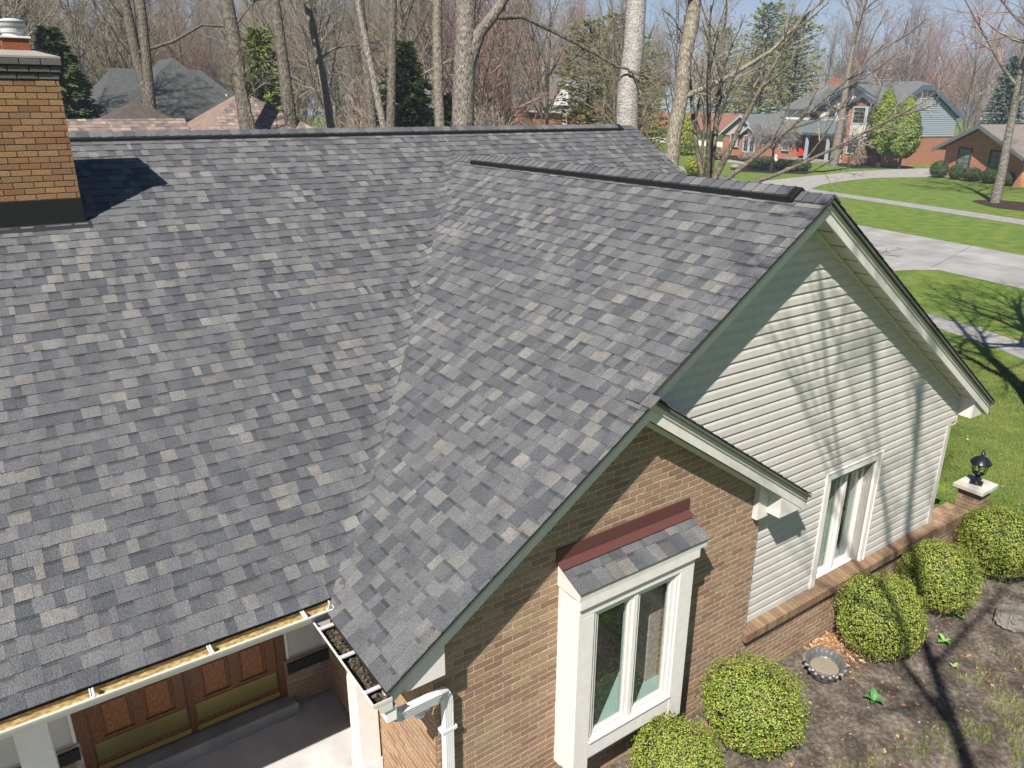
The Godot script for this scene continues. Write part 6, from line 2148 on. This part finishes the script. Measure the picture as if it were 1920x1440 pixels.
func build_trees() -> void:
	var grey := lin(0.43, 0.385, 0.32)
	var rr := RandomNumberGenerator.new()
	rr.seed = 2024
	# crown for the tall trunks
	var crown := tree_meshes(501, 8.0, 0.24, spec(grey, lin(0.26, 0.22, 0.175), [11, 7, 6, 4], 0.05, 0.75, 0.7))
	var g1 := "tall bare trunks behind the main roof"
	var dark := lin(0.38, 0.335, 0.275)
	var list := [
		["tall bare tree whose trunk forks low, standing left of the brown hip roof's peak", Vector3(0.69, 5.47, -33.78), Vector3(0.72, 10.91, -36.05), 0.24, dark, [[[Vector3(0.80, 3.5, -33.3), Vector3(0.72, 6.0, -33.9), Vector3(0.98, 8.25, -34.6), Vector3(1.31, 10.91, -35.6), Vector3(1.6, 14.0, -36.5)], 0.25, 0.16, grey], [[Vector3(0.75, 8.7, -35.0), Vector3(2.2, 9.2, -34.4), Vector3(3.4, 9.9, -34.0), Vector3(4.6, 9.8, -33.4), Vector3(5.4, 10.8, -33.0)], 0.08, 0.03, grey]]],
		["tall bare tree with a swelling low on its trunk, right of the brown roof's peak", Vector3(2.21, 5.7, -25.02), Vector3(2.47, 10.18, -26.84), 0.28, grey, [[[Vector3(2.33, 5.4, -24.75), Vector3(2.36, 6.0, -24.95), Vector3(2.34, 6.7, -25.2)], 0.12, 0.06]]],
		["tall bare tree leaning left, its trunk rising from the brown roof's right corner", Vector3(4.26, 5.64, -26.16), Vector3(4.67, 10.43, -28.02), 0.25, grey, []],
		["slim crooked bare tree with a stub branch, between two straight trunks", Vector3(7.17, 5.5, -29.26), Vector3(7.38, 10.94, -31.55), 0.19, lin(0.70, 0.62, 0.52), [[[Vector3(7.2, 8.4, -30.4), Vector3(7.9, 8.9, -30.3), Vector3(8.7, 9.1, -30.0)], 0.07, 0.03]]],
		["left stem of the close group of bare trunks before the dark spruce", Vector3(6.86, 5.65, -24.34), Vector3(7.41, 10.45, -26.1), 0.20, grey, []],
		["pale slender stem in the middle of the close group of trunks", Vector3(7.20, 5.65, -24.12), Vector3(7.25, 9.5, -25.6), 0.15, lin(0.75, 0.69, 0.60), []],
		["right stem of the close group of trunks, leaning right", Vector3(7.36, 5.65, -23.9), Vector3(8.5, 10.45, -25.34), 0.19, grey, []],
		["straight bare tree with one dark shaded flank, left of the thickest trunk", Vector3(10.05, 5.7, -24.72), Vector3(11.02, 10.71, -26.29), 0.235, lin(0.64, 0.58, 0.49), []],
		["thickest bare tree, forking into two limbs near the picture's top", Vector3(6.97, 5.92, -17.88), Vector3(7.87, 9.84, -19.01), 0.38, lin(0.62, 0.57, 0.50), [[[Vector3(7.6, 7.9, -18.4), Vector3(8.0, 8.8, -18.4), Vector3(8.5, 9.35, -18.3), Vector3(9.3, 10.3, -18.4), Vector3(10.2, 12.0, -18.5)], 0.24, 0.14], [[Vector3(8.45, 9.3, -18.3), Vector3(9.4, 9.35, -17.9), Vector3(10.3, 8.85, -17.2), Vector3(11.2, 8.35, -16.6), Vector3(11.9, 7.85, -16.0), Vector3(12.2, 7.75, -15.7)], 0.085, 0.035, dark]]],
	]
	for l in list:
		tall_tree("bare_tree", l[0], l[1], l[2], l[3], crown, M.bark, l[4], 0.0, l[5]).set_meta("group", g1)
	tall_tree("scaly_tree", "thick pale grey tree with scaly bark at the right end of the main ridge", Vector3(12.11, 5.99, -15.62), Vector3(13.21, 9.99, -16.63), 0.39, crown, M.scaly_bark, lin(0.78, 0.75, 0.71), 0.0, [])
	tall_tree("leaning_tree", "pale slender tree leaning right behind the roof's right rake", Vector3(16.19, 4.62, -17.35), Vector3(18.17, 10.5, -18.59), 0.31, crown, M.bark, lin(0.85, 0.78, 0.62), 0.0, [[[Vector3(17.0, 6.9, -17.8), Vector3(18.3, 7.6, -16.8), Vector3(19.8, 8.6, -16.0), Vector3(21.8, 10.4, -15.5)], 0.12, 0.05]])
	# many-stemmed tree beside it
	var ms := thing("multi_stem_tree", "many-stemmed bare tree with long rising branches beside the slender leaning tree", "tree", Vector3(17.5, 0, -16.6))
	var mw := Geo.new()
	var mt := Geo.new()
	var s2 := spec(lin(0.5, 0.43, 0.34), lin(0.28, 0.24, 0.19), [7, 5, 4, 3], 0.35, 0.55, 0.45)
	mw.tube(PackedVector3Array([Vector3(0, -0.2, 0), Vector3(0.05, 1.5, 0), Vector3(0.1, 3.2, 0.0)]), PackedFloat32Array([0.34, 0.26, 0.24]), 10, lin(0.5, 0.43, 0.34))
	var r3 := RandomNumberGenerator.new()
	r3.seed = 31
	for k in [[Vector3(0.15, 1, -0.1), 8.0, 0.17], [Vector3(0.5, 1, 0.1), 8.0, 0.15], [Vector3(-0.35, 1, 0.2), 7.0, 0.13], [Vector3(1.15, 0.9, 0.5), 8.5, 0.12], [Vector3(1.5, 0.72, 0.9), 9.0, 0.11], [Vector3(0.1, 1, -0.6), 7.5, 0.13]]:
		grow(mw, mt, Vector3(0.1, 2.6 + r3.randf(), 0), (k[0] as Vector3).normalized(), k[1], k[2], 0, s2, r3)
	put("trunk", mw, M.bark, ms)
	put("crown", mt, M.twig, ms)
	# prototypes for the woods
	var tg := [lin(0.26, 0.225, 0.18), lin(0.255, 0.21, 0.17), lin(0.25, 0.225, 0.19), lin(0.30, 0.175, 0.15), lin(0.27, 0.225, 0.16)]
	var protos := []
	for i in 5:
		protos.append(tree_meshes(600 + i * 13, 21.0 + i % 3, 0.27, spec(lin(0.62, 0.54, 0.45), tg[i], [18, 10, 6, 4], 0.16 if i % 2 else 0.28, 0.62 if i != 2 else 0.45, 0.42)))
	# street tree before the two-storey house and the one at the right edge, both with their bases in view
	var t10 := tree_meshes(811, 24.0, 0.55, spec(lin(0.85, 0.78, 0.68), tg[0], [11, 9, 6, 4], 0.5, 0.6, 0.5), Vector3(-0.005, 0, -0.01))
	tree_of(t10, "street_tree", "tall pale tree in front of the two storey house's porch", Vector3(75.97, 0, -49.2), 0.6, 1.0)
	var t11 := tree_meshes(823, 22.0, 0.36, spec(lin(0.85, 0.78, 0.68), lin(0.30, 0.15, 0.12), [14, 9, 6, 4], 0.3, 0.85, 0.5), Vector3(-0.03, 0, -0.06))
	tree_of(t11, "street_tree", "pale tree with reddish twigs growing in a mulch ring before the orange brick house", Vector3(54.9, 0, -22.0), 2.1, 1.0)
	# yard trees beside and behind the photographer's place; their shadows reach the lawn, the siding and the bed
	tree_of(tree_meshes(905, 15.0, 0.34, spec(grey, tg[0], [10, 7, 5, 3], 0.32, 0.75, 0.5)), "yard_tree", "bare yard tree on the front lawn just beyond the picture's right edge", Vector3(10.6, 0, -0.4), 1.2, 1.0)
	tree_of(tree_meshes(906, 15.0, 0.36, spec(grey, tg[0], [12, 8, 6, 4], 0.3, 0.8, 0.5)), "yard_tree", "bare yard tree by the front walk, out of the picture to the right", Vector3(14.2, 0, -1.6), 2.2, 1.0)
	tree_of(tree_meshes(907, 17.0, 0.17, spec(grey, tg[0], [9, 6, 4, 3], 0.52, 0.8, 0.34), Vector3(0.09, 0, -0.17)), "yard_tree", "bare yard tree standing on the lawn before the brick gable", Vector3(-6.2, 0, 7.8), 0.0, 1.0)
	# the woods
	var words := ["bare grey tree in the woods behind the houses", "bare brown tree in the woods behind the houses", "bare narrow tree in the woods behind the houses", "bare tree with red buds in the woods behind the houses", "bare tan tree in the woods behind the houses"]
	var made := 0
	var tries := 0
	while made < 310 and tries < 4000:
		tries += 1
		var a := 0.611 + rr.randf_range(-0.72, 0.72)
		var dist := lerpf(48.0, 185.0, pow(rr.randf(), 0.75))
		var p := Vector2(EYE.x + sin(a) * dist, EYE.z - cos(a) * dist)
		# lawns, streets and houses stay clear
		if p.x > 22.0 and p.x < 41.0 + 0.0 - 0.236 * (p.y + 9.0):
			if p.x > 24.0 - 0.236 * (p.y + 9.0):
				continue
		if p.x > 24.0 - 0.236 * p.y and p.x < 106.0 and p.y > -80.0:
			continue
		if p.x > 80.0 and p.x < 116.0 and p.y > -122.0 and p.y < -60.0:
			continue
		if p.x > -4.0 and p.x < 13.0 and p.y > -62.0:
			continue
		if p.x > 42.0 and p.x < 64.0 and p.y < -58.0 and p.y > -90.0:
			continue
		var k := rr.randi() % 5
		if k == 3 and p.x < 60.0 and rr.randf() < 0.8:
			k = 4
		if p.x > 95.0 and p.y > -80.0 and rr.randf() < 0.55:
			k = 3
		var zone := "at the left behind the brown and dark roofs" if a < 0.3 else "behind the close group of trunks" if a < 0.48 else "behind the red brick house with white gables" if a < 0.66 else "behind the white ranch house" if a < 0.84 else "behind the two storey house" if a < 1.08 else "behind the orange brick house"
		zone = ("near, " if dist < 80.0 else "" if dist < 130.0 else "far off ") + zone
		tree_of(protos[k], "bare_tree", words[k].replace("in the woods behind the houses", zone), Vector3(p.x, 0, p.y), rr.randf() * TAU, rr.randf_range(0.64, 1.0), "bare trees of the woods")
		made += 1
	for q in [[27.5, -33.0, 1, "bare grey tree in front of the yellow green pines, furthest left"], [31.5, -36.0, 4, "bare tan tree in front of the yellow green pines, middle one"], [36.5, -36.5, 2, "bare narrow tree in front of the yellow green pines, right one"], [44.5, -41.0, 0, "bare tree between the scaly trunk and the slender leaning tree"]]:
		tree_of(protos[q[2]], "bare_tree", q[3], Vector3(q[0], 0, q[1]), q[0], 0.62)
	# evergreens
	var sp := evergreen(41, 9.0, 3.0, lin(0.022, 0.042, 0.016), lin(0.09, 0.125, 0.034), 0.25, 40, 13, 30, 0.30, 0.8)
	var pine := evergreen(43, 11.0, 3.2, lin(0.085, 0.115, 0.026), lin(0.31, 0.31, 0.075), -0.08, 44, 9, 17, 0.26, 0.36)
	var pine2 := evergreen(53, 11.0, 2.6, lin(0.085, 0.12, 0.026), lin(0.30, 0.33, 0.075), -0.05, 46, 10, 32, 0.27, 0.5)
	var blue := evergreen(47, 12.0, 3.6, lin(0.055, 0.085, 0.068), lin(0.19, 0.25, 0.20), 0.15, 34, 13, 32, 0.38, 0.85)
	var ever := [
		[sp, "spruce", "dark green spruce beside the chimney, behind the brown roof", Vector3(-1.6, 0, -44.0), 1.15, 0.3],
		[sp, "spruce", "tall dark spruce at the left edge above the chimney cap", Vector3(-7.0, 0, -40.0), 1.35, 1.9],
		[sp, "spruce", "dark spruce behind the close group of bare trunks", Vector3(15.2, 0, -37.5), 1.12, 2.3],
		[sp, "spruce", "short dark spruce at the foot of a taller one, left of a straight trunk", Vector3(14.6, 0, -32.0), 0.80, 4.3],
		[pine2, "pine", "yellow green pine between two trunks behind the brown roof", Vector3(12.0, 0, -53.0), 1.05, 0.8],
		[pine, "pine", "yellow green pine behind the thick scaly trunk", Vector3(37.0, 0, -43.5), 1.2, 2.0],
		[pine, "pine", "tall green pine left of the thick scaly trunk", Vector3(31.0, 0, -40.0), 1.1, 3.3],
		[pine, "pine", "yellow green pine seen through twigs right of the thick scaly trunk", Vector3(43.0, 0, -47.0), 1.05, 1.0],
		[pine, "pine", "green pine behind the slender leaning tree", Vector3(55.0, 0, -62.0), 1.2, 2.7],
		[pine, "pine", "green pine between the ranch house and the two storey house", Vector3(98.0, 0, -72.0), 1.7, 0.9],
		[pine, "pine", "large green pine behind the many-stemmed tree", Vector3(64.0, 0, -72.0), 1.35, 0.4],
		[pine, "pine", "broad green pine left of the two storey house's roof", Vector3(106.0, 0, -84.0), 2.0, 5.0],
		[pine, "pine", "green pine rising behind the white ranch house", Vector3(112.0, 0, -98.0), 1.8, 4.0],
		[blue, "blue_spruce", "blue green spruce between the two storey house and the orange brick house", Vector3(104.0, 0, -44.5), 1.05, 0.2],
		[blue, "blue_spruce", "blue green spruce behind the orange brick house's roof", Vector3(105.0, 0, -36.0), 1.15, 1.2]]
	for e in ever:
		var o := thing(e[1], e[2], "evergreen", e[3], e[5])
		o.scale = Vector3.ONE * e[4]
		place("trunk", e[0][0], o)
		place("crown", e[0][1], o)
	var fl := flame_tree(61, 8.6, 2.0)
	var fl2 := flame_tree(67, 7.6, 1.95)
	for e in [[fl, "taller pointed arborvitae of the pair beside the two storey house", Vector3(79.6, 0, -45.9)], [fl2, "shorter pointed arborvitae of the pair, right of its taller twin", Vector3(78.7, 0, -42.9)]]:
		var o := thing("arborvitae", e[1], "evergreen", e[2], 0.0)
		place("trunk", e[0][0], o)
		place("crown", e[0][1], o)
	# shrubs and small things across the street
	var green := shrub_ball(71, 1.0, 0.8, 2600, 0.09, lin(0.03, 0.055, 0.018), lin(0.075, 0.11, 0.03))
	var gold := shrub_ball(73, 1.0, 0.9, 2200, 0.09, lin(0.13, 0.16, 0.02), lin(0.33, 0.33, 0.05))
	var wire := shrub_ball(79, 1.0, 0.8, 1600, 0.10, lin(0.16, 0.11, 0.08), lin(0.30, 0.22, 0.16))
	var shrubs := [
		[green, "dark clipped bush at the left corner of the orange brick house", Vector3(71.9, 0, -35.0), Vector3(0.85, 1.0, 0.85)],
		[green, "second clipped bush from the orange brick house's left corner", Vector3(71.2, 0, -33.0), Vector3(0.65, 0.85, 0.65)],
		[green, "wide clipped bush under the orange brick house's left window", Vector3(70.6, 0, -31.3), Vector3(0.85, 0.8, 0.85)],
		[green, "clipped bush between the orange brick house's two windows", Vector3(69.7, 0, -29.3), Vector3(0.75, 0.8, 0.75)],
		[green, "clipped bush right of the tree before the orange brick house", Vector3(68.8, 0, -27.3), Vector3(0.65, 0.75, 0.65)],
		[green, "low green bush at the left end of the island bed", Vector3(66.6, 0, -53.1), Vector3(0.9, 0.7, 0.9)],
		[green, "low green bush just left of the island bed's grey tree", Vector3(68.2, 0, -52.6), Vector3(1.0, 0.75, 1.0)],
		[green, "low green bush just right of the island bed's grey tree", Vector3(67.6, 0, -49.9), Vector3(1.1, 0.6, 1.1)],
		[green, "widest low green bush at the right end of the island bed", Vector3(66.4, 0, -47.0), Vector3(1.5, 0.75, 1.3)],
		[gold, "bright yellow green shrub under the many-stemmed tree's branches", Vector3(53.2, 0, -49.2), Vector3(1.25, 1.1, 1.25)],
		[gold, "tall yellow green shrub at the white ranch house's right end", Vector3(76.0, 0, -72.5), Vector3(1.9, 3.0, 1.9)],
		[gold, "small yellow shrub left of the red chair", Vector3(83.7, 0, -59.4), Vector3(1.1, 0.9, 1.1)],
		[wire, "round leafless clipped shrub before the porch's left end", Vector3(86.0, 0, -61.0), Vector3(1.8, 1.9, 1.8)],
		[wire, "brown leafless shrub left of the garage's front window", Vector3(72.6, 0, -63.5), Vector3(1.4, 1.0, 1.4)],
		[wire, "low brown leafless shrub at the foot of the garage gable", Vector3(74.0, 0, -59.6), Vector3(1.2, 0.7, 1.2)],
		[wire, "brown vine covered shrub between the brick bay and the pair of arborvitae", Vector3(79.4, 0, -47.9), Vector3(0.9, 1.8, 0.9)],
		[wire, "dark leafless shrub against the ranch house's white wall", Vector3(68.0, 0, -76.0), Vector3(1.8, 1.4, 1.8)],
		[green, "clipped hedge before the beige garage far behind the trunks", Vector3(41.0, 0, -66.5), Vector3(2.4, 2.6, 1.2)]]
	for s in shrubs:
		var o := thing("shrub", s[1], "shrub", s[2], s[2].x)
		o.scale = s[3]
		place("foliage", s[0], o)
	# weeping grey dwarf tree on the island bed
	var dw := thing("dwarf_tree", "small grey tree with a dense round leafless crown on the island bed", "tree", Vector3(63.6, 0, -48.4))
	var dg := Geo.new()
	var dt := Geo.new()
	var r4 := RandomNumberGenerator.new()
	r4.seed = 12
	dg.tube(PackedVector3Array([Vector3(0, -0.1, 0), Vector3(0.1, 1.3, 0), Vector3(0.0, 2.4, 0.1)]), PackedFloat32Array([0.16, 0.12, 0.1]), 8, lin(0.25, 0.23, 0.2))
	var sd := spec(lin(0.25, 0.23, 0.2), lin(0.27, 0.255, 0.24), [9, 9, 7, 6], 0.2, 0.8, 0.75)
	sd.tip = [0.03, 0.02, 0.016, 0.012, 0.01]
	sd.up = [-0.05, -0.05, -0.12, -0.12, -0.15]
	for k in 15:
		var a := TAU * k / 15.0 + r4.randf()
		grow(dg, dt, Vector3(0, 2.2, 0), Vector3(cos(a), 0.75 + r4.randf() * 0.8, sin(a)).normalized(), 3.1, 0.06, 1, sd, r4)
	put("trunk", dg, M.bark, dw)
	put("crown", dt, M.twig, dw)
	# bare small ornamental tree before the brick bay
	tree_of(tree_meshes(333, 4.4, 0.12, spec(lin(0.25, 0.23, 0.2), lin(0.27, 0.20, 0.16), [8, 6, 5, 3], 0.3, 0.8, 0.7)), "small_tree", "small crooked bare tree before the brick bay's lower window", Vector3(78.0, 0, -48.6), 0.3, 1.0)
	# brush between the yards
	var br := tree_meshes(341, 5.0, 0.06, spec(lin(0.5, 0.4, 0.32), lin(0.36, 0.29, 0.235), [12, 8, 6, 3], 0.04, 0.5, 0.85))
	for i in 12:
		var t := rr.randf()
		var p := Vector3(lerpf(15.0, 25.0, t) + rr.randf_range(-2, 2), 0, lerpf(-48.0, -42.0, t) + rr.randf_range(-7, 7))
		tree_of(br, "bare_thicket", "bare reddish brush among the trunks behind the main roof", p, rr.randf() * TAU, rr.randf_range(0.9, 1.6), "bare brush behind the main roof").set_meta("category", "shrub")
	# undergrowth along the edge of the woods
	for i in 70:
		var a := 0.611 + rr.randf_range(-0.7, 0.72)
		var dist := rr.randf_range(95.0, 150.0)
		var p := Vector3(EYE.x + sin(a) * dist, 0, EYE.z - cos(a) * dist)
		if p.x > 52.0 and p.x < 116.0 and p.z > -122.0 and p.z < -10.0:
			continue
		var zone := "at the left behind the dark roof" if a < 0.3 else "behind the close group of trunks" if a < 0.48 else "behind the red brick house with white gables" if a < 0.72 else "behind the white ranch house" if a < 0.9 else "behind the two storey house"
		tree_of(br, "bare_thicket", "bare brown undergrowth " + zone, p, rr.randf() * TAU, rr.randf_range(1.2, 2.2), "undergrowth of the woods").set_meta("category", "shrub")
	# red chair, boulders, white animal figures, letter box
	var F := Transform3D(Basis(Vector3(0.23, 0, -0.973), Vector3.UP, Vector3(0.973, 0, 0.23)), Vector3(81.33, 0.22, -44.97))
	var chair := thing("garden_chair", "red garden chair on the two storey house's porch", "chair", F * Vector3(12.6, 0, -2.4), -1.0)
	var red := lin(0.62, 0.02, 0.02)
	var cs := Geo.new()
	cs.b(Vector3(-0.4, 0.35, -0.4), Vector3(0.4, 0.42, 0.4), red)
	put("seat", cs, M.paint, chair)
	for i in 4:
		var b := Geo.new()
		b.b(Vector3(-0.4 + i * 0.205, 0.42, -0.45), Vector3(-0.22 + i * 0.205, 1.2, -0.4), red)
		put("slat", b, M.paint, chair)
	for x in [-0.46, 0.38]:
		var b := Geo.new()
		b.b(Vector3(x, 0.6, -0.45), Vector3(x + 0.1, 0.66, 0.45), red)
		b.b(Vector3(x, 0, 0.3), Vector3(x + 0.08, 0.6, 0.4), red)
		b.b(Vector3(x, 0, -0.45), Vector3(x + 0.08, 0.6, -0.35), red)
		put("armrest", b, M.paint, chair)
	for q in [[Vector3(63.0, 0, -52.6), 1.0, "round white boulder at the left end of the island bed"], [Vector3(64.9, 0, -46.9), 1.3, "long flat boulder at the right end of the island bed"]]:
		var g := Geo.new()
		var prof := []
		for i in 7:
			var a := -PI / 2 + PI * i / 6
			prof.append([maxf(0.0001, 0.5 * cos(a)), 0.25 + 0.28 * sin(a), 1.0])
		g.lathe(Vector3.ZERO, prof, 14, lin(0.55, 0.52, 0.46), 0.1, 3, q[1])
		tag(put("boulder", g, M.rock), q[2], "rock").position = q[0]
	for q in [[Vector3(76.0, 0, -57.2), 0.4, "white stone animal figure beside the front walk across the street"], [Vector3(81.0, 0, -51.8), 2.0, "white stone animal figure at the foot of the tall tree by the porch"]]:
		var o := thing("animal_statue", q[2], "statue", q[0], q[1])
		var g := Geo.new()
		g.lathe(Vector3.ZERO, [[0.28, 0.0], [0.30, 0.2], [0.24, 0.55], [0.16, 0.8], [0.2, 0.92], [0.19, 1.08], [0.1, 1.2], [0.0001, 1.22]], 12, lin(0.55, 0.54, 0.52))
		g.box(Transform3D(Basis(), Vector3(0, 0.95, 0.2)), Vector3(-0.07, -0.07, 0), Vector3(0.07, 0.06, 0.16), lin(0.75, 0.74, 0.72))
		for x in [-0.1, 0.1]:
			g.tri(Vector3(x - 0.06, 1.12, 0), Vector3(x + 0.06, 1.12, 0), Vector3(x, 1.34, 0), lin(0.75, 0.74, 0.72))
			g.b(Vector3(x - 0.06, 0, 0.2), Vector3(x + 0.06, 0.5, 0.34), lin(0.75, 0.74, 0.72))
		put("figure", g, M.paint, o)
		o.scale = Vector3.ONE * 0.75
	var mb := thing("letter_box", "dark brown letter box on a post beside the street", "letter box", Vector3(38.5, 0, -30.2), -0.6)
	var mg := Geo.new()
	mg.b(Vector3(-0.07, 0, -0.07), Vector3(0.07, 1.0, 0.07), lin(0.07, 0.045, 0.035))
	put("post", mg, M.paint, mb)
	var mx := Geo.new()
	mx.prism(Transform3D(Basis(), Vector3(0, 1.0, 0)), [Vector2(-0.28, 0), Vector2(0.28, 0), Vector2(0.28, 0.3), Vector2(0.18, 0.42), Vector2(-0.18, 0.42), Vector2(-0.28, 0.3)], -0.35, 0.35, lin(0.07, 0.045, 0.035))
	put("box", mx, M.paint, mb)


func _ready() -> void:
	rng.seed = 20240404
	# camera
	var cam := Camera3D.new()
	cam.name = "camera"
	add_child(cam)
	var yaw := 0.6111
	var pitch := -0.3512
	var roll := 0.0045
	var fwd := Vector3(sin(yaw) * cos(pitch), sin(pitch), -cos(yaw) * cos(pitch))
	var right := Vector3(cos(yaw), 0, sin(yaw))
	var upv := right.cross(fwd)
	var r2 := right * cos(roll) + upv * sin(roll)
	var u2 := upv * cos(roll) - right * sin(roll)
	cam_basis = Basis(r2, u2, -fwd)
	cam.transform = Transform3D(cam_basis, EYE)
	cam.fov = rad_to_deg(2.0 * atan(384.0 / FOCAL))
	cam.near = 0.1
	cam.far = 1200.0
	cam.current = true
	# sky, sun, exposure
	var env := Environment.new()
	var sky := Sky.new()
	var sm := ProceduralSkyMaterial.new()
	sm.sky_top_color = Color(0.20, 0.33, 0.58)
	sm.sky_horizon_color = Color(0.82, 0.91, 1.0)
	sm.sky_curve = 0.18
	sm.ground_bottom_color = Color(0.2, 0.2, 0.16)
	sm.ground_horizon_color = Color(0.6, 0.68, 0.75)
	sm.sky_energy_multiplier = 0.72
	sky.sky_material = sm
	env.background_mode = Environment.BG_SKY
	env.sky = sky
	env.tonemap_mode = Environment.TONE_MAPPER_LINEAR
	env.tonemap_exposure = 1.78
	env.sdfgi_enabled = true
	env.ssao_enabled = true
	env.ssil_enabled = true
	env.fog_enabled = true
	env.fog_density = 0.0006
	env.fog_light_color = Color(0.74, 0.80, 0.86)
	var we := WorldEnvironment.new()
	we.name = "world"
	we.environment = env
	add_child(we)
	var sun := DirectionalLight3D.new()
	sun.name = "sun"
	sun.light_color = Color(1.0, 0.975, 0.94)
	sun.light_energy = 1.6
	sun.light_angular_distance = 0.5
	sun.shadow_enabled = true
	add_child(sun)
	sun.look_at_from_position(TO_SUN * 50.0, Vector3.ZERO, Vector3.UP)
	make_materials()
	# the ground and the street
	build_ground()
	# the house
	house = thing("house", "brick and cream siding house with a dark grey shingled roof, filling the foreground", "house")
	build_roof()
	build_walls()
	build_siding()
	build_trim()
	build_windows()
	build_porch()
	build_gutters()
	build_chimney()
	build_far_houses()
	build_trees()
	build_garden()
